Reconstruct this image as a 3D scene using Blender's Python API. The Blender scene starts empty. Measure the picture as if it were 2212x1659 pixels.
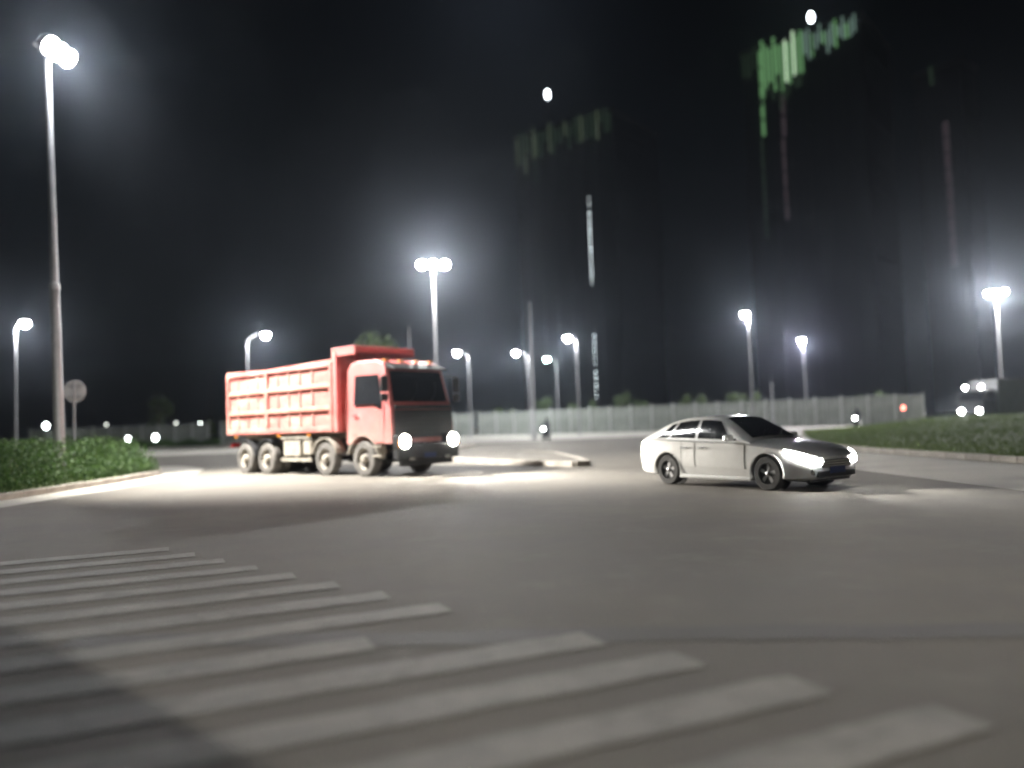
import bpy, bmesh, math, random
from mathutils import Vector, Matrix, Euler

R = math.radians
random.seed(11)
scene = bpy.context.scene
COL = scene.collection

# ------------------------------------------------------------------ camera
CAM_H, FPX, PITCH, ROLL = 1.43, 1702.0, R(2.9), R(2.0)      # focal length in pixels of a 2211 x 1659 picture
cam_data = bpy.data.cameras.new('camera')
cam = bpy.data.objects.new('camera', cam_data)
COL.objects.link(cam)
cam_data.sensor_width = 36.0
cam_data.lens = 36.0 * FPX / 2210.0
cam_data.clip_start = 0.05
cam_data.clip_end = 6000.0
cam_data.dof.use_dof = True
cam_data.dof.focus_distance = 11.0
cam_data.dof.aperture_fstop = 0.29
cam.matrix_world = Matrix.Translation((0, 0, CAM_H)) @ Matrix.Rotation(R(90) + PITCH, 4, 'X') @ Matrix.Rotation(-ROLL, 4, 'Z')
scene.camera = cam

# ------------------------------------------------------------------ night sky, moonlight, exposure
world = bpy.data.worlds.new('World')
scene.world = world
world.use_nodes = True
wn = world.node_tree
wn.nodes.clear()
sky = wn.nodes.new('ShaderNodeTexSky')
sky.sky_type = 'NISHITA'
sky.sun_disc = False
sky.sun_elevation = R(6)
sky.sun_rotation = R(200)
bg = wn.nodes.new('ShaderNodeBackground')
bg.inputs['Strength'].default_value = 0.0003
wo = wn.nodes.new('ShaderNodeOutputWorld')
wn.links.new(sky.outputs[0], bg.inputs[0])
wn.links.new(bg.outputs[0], wo.inputs[0])

sun_data = bpy.data.lights.new('moonlight', 'SUN')
sun_data.energy = 0.02
sun_data.angle = R(0.5)
sun_data.color = (0.8, 0.88, 1.0)
sun = bpy.data.objects.new('moonlight', sun_data)
COL.objects.link(sun)
sun.rotation_euler = (R(60), 0, R(180))

scene.view_settings.view_transform = 'Standard'
scene.view_settings.look = 'None'
scene.view_settings.gamma = 1.0
scene.view_settings.exposure = -0.6
scene.view_settings.use_curve_mapping = False
scene.cycles.use_denoising = True
scene.cycles.max_bounces = 6
scene.cycles.diffuse_bounces = 2
scene.cycles.glossy_bounces = 3
scene.cycles.transmission_bounces = 4
scene.cycles.volume_bounces = 0
scene.cycles.sample_clamp_indirect = 4.0
scene.cycles.caustics_reflective = False
scene.cycles.caustics_refractive = False


# ------------------------------------------------------------------ helpers
def ray(px, py):
    """direction (y = 1) through a pixel of the 2211 x 1659 picture"""
    u, v = px - 1105.5, -(py - 829.5)
    c, s = math.cos(-ROLL), math.sin(-ROLL)
    u, v = c * u - s * v, s * u + c * v
    d = Vector((u, FPX * math.cos(PITCH) - v * math.sin(PITCH), FPX * math.sin(PITCH) + v * math.cos(PITCH)))
    return d / d.y


def at(px, py, dist):
    return Vector((0, 0, CAM_H)) + ray(px, py) * dist


def xat(px, dist):
    return ray(px, 915).x * dist


def new_mat(name):
    m = bpy.data.materials.new(name)
    m.use_nodes = True
    nt = m.node_tree
    return m, nt, nt.nodes['Principled BSDF'], nt.nodes['Material Output']


def mat(name, col, rough=0.6, metal=0.0, scale=8.0, amt=0.25, bump=0.0, coat=0.0, col2=None, detail=6.0, stretch=(1, 1, 1), bscale=None):
    """painted or mineral surface with uneven colour, uneven gloss and fine relief"""
    m, nt, p, out = new_mat(name)
    p.inputs['Metallic'].default_value = metal
    p.inputs['Coat Weight'].default_value = coat
    p.inputs['Coat Roughness'].default_value = 0.12
    tc = nt.nodes.new('ShaderNodeTexCoord')
    mp = nt.nodes.new('ShaderNodeMapping')
    mp.inputs['Scale'].default_value = stretch
    nt.links.new(tc.outputs['Object'], mp.inputs[0])
    nz = nt.nodes.new('ShaderNodeTexNoise')
    nz.inputs['Scale'].default_value = scale
    nz.inputs['Detail'].default_value = detail
    nz.inputs['Roughness'].default_value = 0.62
    nt.links.new(mp.outputs[0], nz.inputs['Vector'])
    ramp = nt.nodes.new('ShaderNodeValToRGB')
    ramp.color_ramp.elements[0].position = 0.3
    ramp.color_ramp.elements[1].position = 0.7
    c2 = col2 if col2 else tuple(c * (1 - amt) for c in col)
    c1 = tuple(min(1, c * (1 + amt * 0.5)) for c in col)
    ramp.color_ramp.elements[0].color = (*c2, 1)
    ramp.color_ramp.elements[1].color = (*c1, 1)
    nt.links.new(nz.outputs['Fac'], ramp.inputs[0])
    nt.links.new(ramp.outputs[0], p.inputs['Base Color'])
    mr = nt.nodes.new('ShaderNodeMapRange')
    mr.inputs['To Min'].default_value = max(0.02, rough - 0.12)
    mr.inputs['To Max'].default_value = min(1.0, rough + 0.12)
    nt.links.new(nz.outputs['Fac'], mr.inputs[0])
    nt.links.new(mr.outputs[0], p.inputs['Roughness'])
    if bump:
        n2 = nt.nodes.new('ShaderNodeTexNoise')
        n2.inputs['Scale'].default_value = bscale or scale * 12
        n2.inputs['Detail'].default_value = 4
        nt.links.new(mp.outputs[0], n2.inputs['Vector'])
        b = nt.nodes.new('ShaderNodeBump')
        b.inputs['Strength'].default_value = bump
        b.inputs['Distance'].default_value = 0.02
        nt.links.new(n2.outputs['Fac'], b.inputs['Height'])
        nt.links.new(b.outputs[0], p.inputs['Normal'])
    return m


def overlay(m, col, scale, lo, hi, amount, zlow=None, stretch=(1, 1, 1)):
    """a second layer (dust, stains, wear) over a material's colour, broken up by noise; zlow = (z full, z none) keeps it to the lower body"""
    nt = m.node_tree
    p = nt.nodes['Principled BSDF']
    src = p.inputs['Base Color'].links[0].from_socket
    tc = nt.nodes.new('ShaderNodeTexCoord')
    mp = nt.nodes.new('ShaderNodeMapping')
    mp.inputs['Scale'].default_value = stretch
    mp.inputs['Location'].default_value = (3.1, 7.7, 1.3)
    nt.links.new(tc.outputs['Object'], mp.inputs[0])
    nz = nt.nodes.new('ShaderNodeTexNoise')
    nz.inputs['Scale'].default_value = scale
    nz.inputs['Detail'].default_value = 9
    nz.inputs['Roughness'].default_value = 0.68
    nt.links.new(mp.outputs[0], nz.inputs['Vector'])
    fac = nz.outputs['Fac']
    if zlow:
        sp = nt.nodes.new('ShaderNodeSeparateXYZ')
        nt.links.new(tc.outputs['Object'], sp.inputs[0])
        zr = nt.nodes.new('ShaderNodeMapRange')
        zr.inputs['From Min'].default_value, zr.inputs['From Max'].default_value = zlow
        zr.inputs['To Min'].default_value, zr.inputs['To Max'].default_value = 0.35, -0.25
        nt.links.new(sp.outputs['Z'], zr.inputs[0])
        ad = nt.nodes.new('ShaderNodeMath')
        nt.links.new(fac, ad.inputs[0])
        nt.links.new(zr.outputs[0], ad.inputs[1])
        fac = ad.outputs[0]
    mr = nt.nodes.new('ShaderNodeMapRange')
    mr.inputs['From Min'].default_value, mr.inputs['From Max'].default_value = lo, hi
    mr.inputs['To Max'].default_value = amount
    nt.links.new(fac, mr.inputs[0])
    mx = nt.nodes.new('ShaderNodeMix')
    mx.data_type = 'RGBA'
    nt.links.new(mr.outputs[0], mx.inputs['Factor'])
    nt.links.new(src, mx.inputs['A'])
    mx.inputs['B'].default_value = (*col, 1)
    nt.links.new(mx.outputs['Result'], p.inputs['Base Color'])
    return m


def emit(name, col, strength):
    m, nt, p, out = new_mat(name)
    nt.nodes.remove(p)
    e = nt.nodes.new('ShaderNodeEmission')
    e.inputs[0].default_value = (*col, 1)
    e.inputs[1].default_value = strength
    nt.links.new(e.outputs[0], out.inputs[0])
    m.cycles.emission_sampling = 'NONE'
    return m


def leaf_mat(name, c1, c2):
    m, nt, p, out = new_mat(name)
    g = nt.nodes.new('ShaderNodeNewGeometry')
    r = nt.nodes.new('ShaderNodeValToRGB')
    r.color_ramp.elements[0].color = (*c1, 1)
    r.color_ramp.elements[1].color = (*c2, 1)
    nt.links.new(g.outputs['Random Per Island'], r.inputs[0])
    nt.links.new(r.outputs[0], p.inputs['Base Color'])
    p.inputs['Roughness'].default_value = 0.65
    t = nt.nodes.new('ShaderNodeBsdfTranslucent')
    nt.links.new(r.outputs[0], t.inputs[0])
    mx = nt.nodes.new('ShaderNodeMixShader')
    mx.inputs[0].default_value = 0.3
    nt.links.new(p.outputs[0], mx.inputs[1])
    nt.links.new(t.outputs[0], mx.inputs[2])
    nt.links.new(mx.outputs[0], out.inputs[0])
    return m


def tag(o, label=None, cat=None, group=None, kind=None):
    if label:
        o['label'] = label
    if cat:
        o['category'] = cat
    if group:
        o['group'] = group
    if kind:
        o['kind'] = kind
    return o


def link(o, parent=None):
    COL.objects.link(o)
    o.parent = parent
    return o


def empty(name, loc, rz=0.0):
    o = bpy.data.objects.new(name, None)
    o.empty_display_size = 0.3
    o.location = loc
    o.rotation_euler = (0, 0, rz)
    return link(o)


def copy_tree(o, parent=None):
    c = o.copy()
    COL.objects.link(c)
    c.parent = parent
    for ch in o.children:
        copy_tree(ch, c)
    return c


class MB:
    """collects shapes; build() links them as one mesh object"""

    def __init__(self):
        self.v, self.f = [], []

    def add(self, vs, fs):
        n = len(self.v)
        self.v += [tuple(v) for v in vs]
        self.f += [tuple(i + n for i in f) for f in fs]
        return self

    def box(self, c, s, rot=None, taper=1.0):
        vs = []
        for dz in (-.5, .5):
            k = taper if dz > 0 else 1.0
            for dx, dy in ((-.5, -.5), (.5, -.5), (.5, .5), (-.5, .5)):
                p = Vector((dx * s[0] * k, dy * s[1] * k, dz * s[2]))
                if rot is not None:
                    p = rot @ p
                vs.append(p + Vector(c))
        return self.add(vs, [(3, 2, 1, 0), (4, 5, 6, 7), (0, 1, 5, 4), (1, 2, 6, 5), (2, 3, 7, 6), (3, 0, 4, 7)])

    def tube(self, a, b, r1, r2=None, n=12, caps=True):
        a, b = Vector(a), Vector(b)
        r2 = r1 if r2 is None else r2
        d = (b - a).normalized()
        x = d.orthogonal().normalized()
        y = d.cross(x)
        vs = []
        for p, r in ((a, r1), (b, r2)):
            for i in range(n):
                t = 2 * math.pi * i / n
                vs.append(p + x * (r * math.cos(t)) + y * (r * math.sin(t)))
        fs = [(i, (i + 1) % n, n + (i + 1) % n, n + i) for i in range(n)]
        if caps:
            fs += [tuple(range(n - 1, -1, -1)), tuple(range(n, 2 * n))]
        return self.add(vs, fs)

    def path(self, pts, r1, r2=None, n=10):
        r2 = r1 if r2 is None else r2
        k = len(pts) - 1
        for i in range(k):
            self.tube(pts[i], pts[i + 1], r1 + (r2 - r1) * i / k, r1 + (r2 - r1) * (i + 1) / k, n)
        return self

    def lathe(self, c, axis, prof, n=24):
        """prof = [(along axis, radius)]"""
        ax = Vector(axis).normalized()
        x = ax.orthogonal().normalized()
        y = ax.cross(x)
        vs, fs = [], []
        for (h, r) in prof:
            for i in range(n):
                t = 2 * math.pi * i / n
                vs.append(Vector(c) + ax * h + x * (r * math.cos(t)) + y * (r * math.sin(t)))
        for j in range(len(prof) - 1):
            for i in range(n):
                fs.append((j * n + i, j * n + (i + 1) % n, (j + 1) * n + (i + 1) % n, (j + 1) * n + i))
        fs.append(tuple(range(n - 1, -1, -1)))
        m = (len(prof) - 1) * n
        fs.append(tuple(range(m, m + n)))
        return self.add(vs, fs)

    def prism(self, poly, axis, lo, hi):
        """poly in the plane of the two other axes (x,z for axis y; x,y for axis z)"""
        n = len(poly)
        vs = []
        for t in (lo, hi):
            for (a, b) in poly:
                vs.append((a, t, b) if axis == 'y' else (a, b, t) if axis == 'z' else (t, a, b))
        fs = [(i, (i + 1) % n, n + (i + 1) % n, n + i) for i in range(n)] + [tuple(range(n - 1, -1, -1)), tuple(range(n, 2 * n))]
        return self.add(vs, fs)

    def grid(self, rows, closed=False):
        m = len(rows[0])
        vs = [p for r in rows for p in r]
        fs = []
        for j in range(len(rows) - 1):
            for i in range(m if closed else m - 1):
                fs.append((j * m + i, j * m + (i + 1) % m, (j + 1) * m + (i + 1) % m, (j + 1) * m + i))
        return self.add(vs, fs)

    def mesh(self, name, material, smooth=False, recalc=True):
        me = bpy.data.meshes.new(name)
        me.from_pydata(self.v, [], self.f)
        if recalc:
            b = bmesh.new()
            b.from_mesh(me)
            bmesh.ops.remove_doubles(b, verts=b.verts, dist=1e-5)
            bmesh.ops.recalc_face_normals(b, faces=b.faces)
            b.to_mesh(me)
            b.free()
        me.materials.append(material)
        if smooth:
            for p in me.polygons:
                p.use_smooth = True
        return me

    def build(self, name, material, parent=None, smooth=False, bevel=0.0, label=None, recalc=True):
        o = bpy.data.objects.new(name, self.mesh(name, material, smooth, recalc))
        link(o, parent)
        if smooth:
            md = o.modifiers.new('edge', 'EDGE_SPLIT')
            md.split_angle = R(38)
        if bevel:
            md = o.modifiers.new('bevel', 'BEVEL')
            md.width = bevel
            md.segments = 2
            md.limit_method = 'ANGLE'
            md.angle_limit = R(35)
        if label:
            o['label'] = label
        return o


def lamp_light(kind, loc, energy, parent=None, col=(1, 1, 1), radius=0.2, aim=None, cone=120, blend=0.6, name='lamp_light'):
    d = bpy.data.lights.new(name, kind)
    d.energy = energy
    d.color = col
    d.shadow_soft_size = radius
    o = bpy.data.objects.new(name, d)
    link(o, parent)
    o.location = loc
    if kind == 'SPOT':
        d.spot_size = R(cone)
        d.spot_blend = blend
        o.rotation_euler = Vector(aim).to_track_quat('-Z', 'Y').to_euler()
    return o


def pchip(xs, ys, x):
    if x <= xs[0]:
        return ys[0]
    if x >= xs[-1]:
        return ys[-1]
    n = len(xs)
    h = [xs[i + 1] - xs[i] for i in range(n - 1)]
    dl = [(ys[i + 1] - ys[i]) / h[i] for i in range(n - 1)]
    m = [dl[0]] + [0 if dl[i - 1] * dl[i] <= 0 else 2 * dl[i - 1] * dl[i] / (dl[i - 1] + dl[i]) for i in range(1, n - 1)] + [dl[-1]]
    i = max(k for k in range(n - 1) if xs[k] <= x)
    t = (x - xs[i]) / h[i]
    return (ys[i] * (1 + 2 * t) * (1 - t) ** 2 + h[i] * m[i] * t * (1 - t) ** 2 + ys[i + 1] * t * t * (3 - 2 * t) + h[i] * m[i + 1] * t * t * (t - 1))


def cut(o, cutters):
    """subtract cutter meshes from o and bake the result"""
    for c in cutters:
        md = o.modifiers.new('cut', 'BOOLEAN')
        md.operation = 'DIFFERENCE'
        md.solver = 'EXACT'
        md.object = c
    bpy.context.view_layer.update()
    dg = bpy.context.evaluated_depsgraph_get()
    me = bpy.data.meshes.new_from_object(o.evaluated_get(dg))
    o.modifiers.clear()
    o.data = me
    for c in cutters:
        bpy.data.objects.remove(c)
    return o


# ------------------------------------------------------------------ materials
M = {}
M['asphalt'] = mat('asphalt', (0.110, 0.098, 0.080), 0.82, scale=0.45, amt=0.36, bump=0.6, detail=10, bscale=70)
M['soil'] = mat('soil', (0.12, 0.11, 0.09), 0.95, scale=0.15, amt=0.35, bump=0.4, bscale=20)
M['concrete'] = mat('concrete', (0.40, 0.38, 0.335), 0.85, scale=0.5, amt=0.2, bump=0.3, bscale=50)
M['kerb'] = mat('kerbstone', (0.34, 0.31, 0.27), 0.85, scale=2.5, amt=0.35, bump=0.4, bscale=60)
M['paint'] = mat('road_paint', (0.185, 0.176, 0.158), 0.75, scale=2.2, amt=0.36, bump=0.3, detail=12, bscale=70)
M['dark_road'] = mat('dark_road', (0.066, 0.062, 0.056), 0.75, scale=3, amt=0.3)
M['lawn'] = mat('lawn', (0.11, 0.15, 0.048), 0.95, scale=0.6, amt=0.45, bump=0.6, bscale=30)
M['galv'] = mat('galvanised_steel', (0.27, 0.27, 0.28), 0.5, metal=0.35, scale=3, amt=0.2)
M['dark_metal'] = mat('dark_metal', (0.035, 0.035, 0.037), 0.5, metal=0.3, scale=5, amt=0.3)
M['fence'] = mat('fence_sheet', (0.19, 0.205, 0.185), 0.6, scale=1.2, amt=0.3)
M['fence_post'] = mat('fence_post', (0.42, 0.44, 0.42), 0.5, scale=3, amt=0.2)
M['rubber'] = mat('rubber', (0.035, 0.034, 0.033), 0.85, scale=9, amt=0.35, bump=0.2)
M['dusty_rubber'] = mat('dusty_rubber', (0.13, 0.12, 0.108), 0.9, scale=4, amt=0.5, bump=0.2)
M['truck_red'] = mat('truck_red', (0.50, 0.14, 0.135), 0.5, scale=2.2, amt=0.18, coat=0.15, col2=(0.42, 0.12, 0.105))
M['bed_red'] = mat('bed_red', (0.44, 0.165, 0.145), 0.62, scale=1.4, amt=0.2, col2=(0.31, 0.085, 0.07), bump=0.15, stretch=(1, 1, 1.6), detail=9)
M['bed_dust'] = mat('bed_dust', (0.44, 0.18, 0.135), 0.75, scale=1.7, amt=0.2, col2=(0.36, 0.12, 0.09), detail=9)
M['dusty_frame'] = mat('dusty_frame', (0.30, 0.27, 0.225), 0.8, scale=3, amt=0.45, detail=9)
M['glass'] = mat('dark_glass', (0.012, 0.013, 0.015), 0.08, scale=3, amt=0.2)
M['silver'] = mat('silver_paint', (0.62, 0.62, 0.605), 0.36, metal=0.05, scale=3, amt=0.08, coat=0.6)
M['chrome'] = mat('chrome', (0.6, 0.6, 0.6), 0.15, metal=1.0, scale=4, amt=0.1)
M['black'] = mat('black_plastic', (0.02, 0.02, 0.021), 0.5, scale=6, amt=0.3)
M['alloy'] = mat('alloy', (0.40, 0.40, 0.41), 0.35, metal=0.7, scale=5, amt=0.2)
M['sign_back'] = mat('sign_back', (0.44, 0.41, 0.41), 0.55, metal=0.1, scale=4, amt=0.25)
M['box_grey'] = mat('box_grey', (0.17, 0.175, 0.19), 0.6, scale=1.5, amt=0.25)
M['white_paint'] = mat('white_paint', (0.62, 0.63, 0.64), 0.5, scale=2, amt=0.15)
M['plate_blue'] = mat('plate_blue', (0.012, 0.028, 0.10), 0.5, amt=0.1)
M['amber'] = mat('amber_plastic', (0.6, 0.22, 0.03), 0.3, amt=0.1)
M['red_plastic'] = mat('red_plastic', (0.4, 0.02, 0.02), 0.3, amt=0.1)
M['cloth'] = mat('cloth', (0.035, 0.037, 0.05), 0.9, scale=9, amt=0.3)
M['skin'] = mat('skin', (0.35, 0.21, 0.15), 0.6, scale=9, amt=0.1)
M['bark'] = mat('bark', (0.09, 0.07, 0.05), 0.95, scale=6, amt=0.4, bump=0.5)
M['leaf'] = leaf_mat('leaf', (0.05, 0.085, 0.03), (0.11, 0.15, 0.07))
M['shrub'] = leaf_mat('shrub_leaf', (0.018, 0.052, 0.009), (0.06, 0.115, 0.024))
M['blade'] = leaf_mat('grass_blade', (0.09, 0.14, 0.03), (0.15, 0.20, 0.06))
M['lamp_white'] = emit('lamp_white', (0.95, 0.97, 1.0), 500)
M['lamp_violet'] = emit('lamp_violet', (0.95, 0.9, 1.0), 900)
M['lamp_mint'] = emit('lamp_mint', (0.62, 1.0, 0.86), 160)
M['flood'] = emit('flood_white', (1.0, 1.0, 0.98), 500)
M['headlight'] = emit('headlight_warm', (1.0, 0.93, 0.82), 300)
M['headlight_white'] = emit('headlight_white', (1.0, 0.99, 0.94), 250)
M['small_lamp'] = emit('small_lamp', (0.92, 1.0, 0.97), 40)
M['small_dim'] = emit('small_dim', (0.9, 0.95, 0.85), 6)
M['red_light'] = emit('red_light', (1.0, 0.25, 0.18), 12.0)
M['strip'] = emit('light_strip', (0.85, 0.97, 1.0), 16)
M['reflection_light'] = emit('reflection_light', (0.88, 0.95, 1.0), 30.0)  # white glare of a reflected lamp, carried by the made-up towers
M['fin_green'] = emit('fin_green', (0.36, 0.80, 0.34), 0.42)  # these fin glows imitate green reflections in window glass
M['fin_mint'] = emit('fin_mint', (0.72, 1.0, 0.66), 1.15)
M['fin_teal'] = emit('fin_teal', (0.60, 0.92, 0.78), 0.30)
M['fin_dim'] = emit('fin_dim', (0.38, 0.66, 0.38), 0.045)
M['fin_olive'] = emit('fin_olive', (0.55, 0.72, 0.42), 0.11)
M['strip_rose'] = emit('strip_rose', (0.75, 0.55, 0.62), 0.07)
M['tower_glass'] = mat('tower_glass', (0.010, 0.011, 0.013), 0.6, scale=0.2, amt=0.3)
M['tower'] = mat('tower_facade', (0.022, 0.022, 0.025), 0.85, scale=0.05, amt=0.3)


overlay(M['asphalt'], (0.072, 0.067, 0.058), 0.11, 0.46, 0.68, 0.6, stretch=(1.0, 0.35, 1))
overlay(M['asphalt'], (0.14, 0.13, 0.112), 1.3, 0.56, 0.74, 0.55)
overlay(M['paint'], (0.105, 0.098, 0.086), 3.4, 0.52, 0.66, 0.8)
overlay(M['truck_red'], (0.46, 0.28, 0.24), 1.6, 0.45, 0.98, 0.7, zlow=(0.9, 2.4))
overlay(M['bed_red'], (0.50, 0.31, 0.25), 0.9, 0.47, 0.68, 0.7, stretch=(1, 1, 2.2))
overlay(M['bed_dust'], (0.50, 0.34, 0.26), 1.5, 0.46, 0.68, 0.75)
overlay(M['concrete'], (0.17, 0.155, 0.135), 0.35, 0.5, 0.7, 0.7)
overlay(M['fence'], (0.11, 0.115, 0.10), 0.5, 0.5, 0.72, 0.8)

# ------------------------------------------------------------------ ground, road, kerbs
def sheet(name, pts, z, m, kind='structure', parent=None):
    mb = MB()
    mb.add([(x, y, z) for x, y in pts], [tuple(range(len(pts)))])
    o = mb.build(name, m, parent)
    if parent is None:
        o['kind'] = kind
    return o


sheet('ground', [(-900, -300), (900, -300), (900, 1500), (-900, 1500)], 0.0, M['soil'])
tag(bpy.data.objects['ground'], 'flat dusty ground reaching to the dark horizon', 'ground')
road = sheet('road', [(-12.6, -60), (13.5, -60), (12.2, 14), (12.0, 30), (14.3, 40), (24, 66.5), (200, 66), (200, 78), (30, 74), (-8, 61), (-70, 54), (-200, 56), (-200, 39), (-60, 39.5), (-22, 41), (-13.6, 33), (-12.3, 27)], 0.004, M['asphalt'])
tag(road, 'worn grey asphalt of the wide road junction', 'road')
apron = sheet('pavement', [(-90, 56.5), (-60, 53.4), (-8, 59.5), (28, 73), (60, 76), (60, 79), (42, 84), (-8, 118), (-60, 128)], 0.008, M['concrete'])
tag(apron, 'pale concrete apron lying before the hoarding fence', 'pavement')
shoulder = sheet('shoulder', [(8.6, 10), (13.4, 10), (12.35, 21), (12.15, 30), (14.2, 40), (19, 52), (24, 66), (20, 66), (14.5, 52), (10.5, 38), (9.6, 30), (8.4, 20)], 0.008, M['concrete'])
tag(shoulder, 'pale concrete strip along the lawn kerb', 'pavement')
corner = sheet('corner_pavement', [(-12.6, 8), (-11.2, 14), (-11.1, 22), (-11.7, 29), (-13.0, 33.2), (-15.5, 36.8), (-22, 40.5), (-19, 36), (-14.2, 32), (-12.6, 27)], 0.008, M['concrete'])
tag(corner, 'pale concrete strip along the shrub island', 'pavement')

# zebra crossing: every bar a sheet of its own, paint worn and uneven at the edges
S_DIR = Vector((0.912, 0.410, 0))
A_DIR = Vector((-0.715, 0.70, 0))
A_END = Vector((2.03, 3.73, 0))
for k in range(-3, 13):
    o0 = A_END + A_DIR * (0.725 * k if k < 5 else 0.725 * k + 0.035 * (k - 4))
    n = Vector((-S_DIR.y, S_DIR.x, 0))
    length, half = 4.4, 0.172
    if k == 4:                      # the worn bar: its right end is gone
        o0 = o0 - S_DIR * 1.05
        length -= 1.05
    top, bot = [], []
    for i in range(23):
        t = -length * i / 22
        top.append(o0 + S_DIR * t + n * (half + random.uniform(-.018, .012)))
        bot.append(o0 + S_DIR * t - n * (half + random.uniform(-.018, .012)))
    mb = MB()
    mb.grid([[(p.x, p.y, 0.012) for p in top], [(p.x, p.y, 0.012) for p in bot]])
    b = mb.build('crossing_stripe', M['paint'], road)
mb = MB()
lo, hi = [], []
for i in range(33):
    x = -3.2 + 12.5 * i / 32
    y = 5.52 - 0.075 * (x + 2) + 0.02 * math.sin(i * .7)
    lo.append((x, y - 0.17 + random.uniform(-.03, .03), 0.0085))
    hi.append((x, y + 0.17 + random.uniform(-.03, .03), 0.0085))
mb.grid([lo, hi]).build('dark_band', M['dark_road'], road)  # darker band running across the road

# raised planting island on the left with its kerb of single stones
ISL = [(-12.6, 2), (-12.55, 14), (-12.5, 20), (-12.6, 25), (-13.1, 29), (-14.2, 31.6), (-16.4, 33.2), (-20, 34), (-60, 34.5), (-60, 2)]
mb = MB()
mb.prism(ISL, 'z', -0.05, 0.13)
isl = mb.build('planting_island', M['lawn'])
tag(isl, 'raised earth island that carries the dark shrubs', 'island', kind='structure')
stone = MB().box((0, 0, 0), (0.985, 0.18, 0.24)).mesh('kerbstone', M['kerb'])


def kerb_line(pts, parent, z=0.06, step=1.0):
    run = []
    for a, b in zip(pts[:-1], pts[1:]):
        a, b = Vector((*a, 0)), Vector((*b, 0))
        n = max(1, round((b - a).length / step))
        for i in range(n):
            p, q = a.lerp(b, i / n), a.lerp(b, (i + 1) / n)
            o = bpy.data.objects.new('kerbstone', stone)
            link(o, parent)
            o.location = ((p + q) / 2) + Vector((0, 0, z + random.uniform(-.008, .008)))
            o.rotation_euler = (0, 0, math.atan2((q - p).y, (q - p).x) + random.uniform(-.012, .012))
            o.scale = ((q - p).length / 1.0, 1, 1)
            md = o.modifiers.new('bevel', 'BEVEL')
            md.width = 0.025
            md.segments = 2


kerb_line(ISL[1:9], isl)
VERGE = [(13.5, 2), (13.35, 12), (12.9, 18), (12.55, 24), (12.6, 29.5), (13.6, 34), (16.5, 38), (60, 55)]


def sm(t):
    t = max(0.0, min(1.0, t))
    return t * t * (3 - 2 * t)


def verge_x(y):
    return pchip([2, 12, 18, 24, 29.5, 34, 38, 52, 60, 66], [13.5, 13.35, 12.9, 12.55, 12.6, 13.3, 14.3, 19.0, 22.0, 24.0], y)


def lawn_z(x, y):
    e = x - verge_x(y)
    return .10 + (.66 + .10 * math.sin(x * .21) + .06 * math.sin(x * .5 + y * .3)) * sm((y - 18) / 36) * sm(e / 12) * sm((68 - y) / 8)


VERGE = [(verge_x(y), y) for y in (2, 8, 14, 18, 22, 26, 30, 33, 36, 40, 46, 54, 62)]
rows = []
for k in range(67):
    y = 2 + k
    rows.append([(verge_x(y) + 140 * (i / 60) ** 1.8, y, lawn_z(verge_x(y) + 140 * (i / 60) ** 1.8, y)) for i in range(61)])
lawn = MB().grid(rows).build('lawn', M['lawn'], None, True)
tag(lawn, 'green grass verge on the right of the junction', 'lawn', kind='structure')
kerb_line(VERGE, lawn, 0.05)
# low traffic island in the far carriageway
TI = [(2.35, 25.4), (2.25, 28), (1.75, 34), (0.5, 36.5), (-3.4, 37.5), (-3.9, 35.5), (-2.4, 31.6), (-0.6, 28.3), (1.9, 25.1)]
mb = MB()
mb.prism([(x * .96 + .02, y * .99 + .3) for x, y in TI], 'z', -0.02, 0.15)
ti = mb.build('traffic_island', M['asphalt'])
tag(ti, 'low raised traffic island between the dump truck and the silver car', 'traffic island', kind='structure')
kerb_line(TI + [TI[0]], ti, 0.065, 0.9)


MED = [(-6.6, 47.5), (-3.6, 47.0), (-2.6, 52.0), (-5.9, 53.0)]
mb = MB()
mb.prism(MED, 'z', -0.02, 0.14)
md_ = mb.build('median_island', M['concrete'])
tag(md_, 'small kerbed island at the foot of the floodlight mast behind the truck', 'traffic island', kind='structure')
kerb_line(MED + [MED[0]], md_, 0.06, 1.0)


# ------------------------------------------------------------------ foliage
def leaf_quads(mb, c, size, n=None):
    n = n or Vector((random.gauss(0, 1), random.gauss(0, 1), random.gauss(0.4, 1))).normalized()
    x = n.orthogonal().normalized()
    x = Matrix.Rotation(random.uniform(0, 6.28), 3, n) @ x
    y = n.cross(x)
    c = Vector(c)
    l, w = size, size * random.uniform(.45, .7)
    mb.add([c - x * l * .5, c + y * w * .5 + n * l * .08, c + x * l * .5, c - y * w * .5 + n * l * .08], [(0, 1, 2, 3)])


def blade(mb, x, y, z, h, w, lean):
    a = random.uniform(0, 6.28)
    dx, dy = math.cos(a) * w, math.sin(a) * w
    b = random.uniform(0, 6.28)
    lx, ly = math.cos(b) * lean * h, math.sin(b) * lean * h
    mb.add([(x - dx, y - dy, z), (x + dx, y + dy, z), (x + dx * .6 + lx * .4, y + dy * .6 + ly * .4, z + h * .6), (x + lx, y + ly, z + h), (x - dx * .6 + lx * .4, y - dy * .6 + ly * .4, z + h * .6)], [(0, 1, 2, 3, 4)])


def hump(x, y):
    return 0.55 * math.sin(x * 1.3 + y * .7) * math.sin(y * 1.1 - x * .4) + 0.3 * math.sin(x * 2.9 + 1) * math.sin(y * 2.3)


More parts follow.
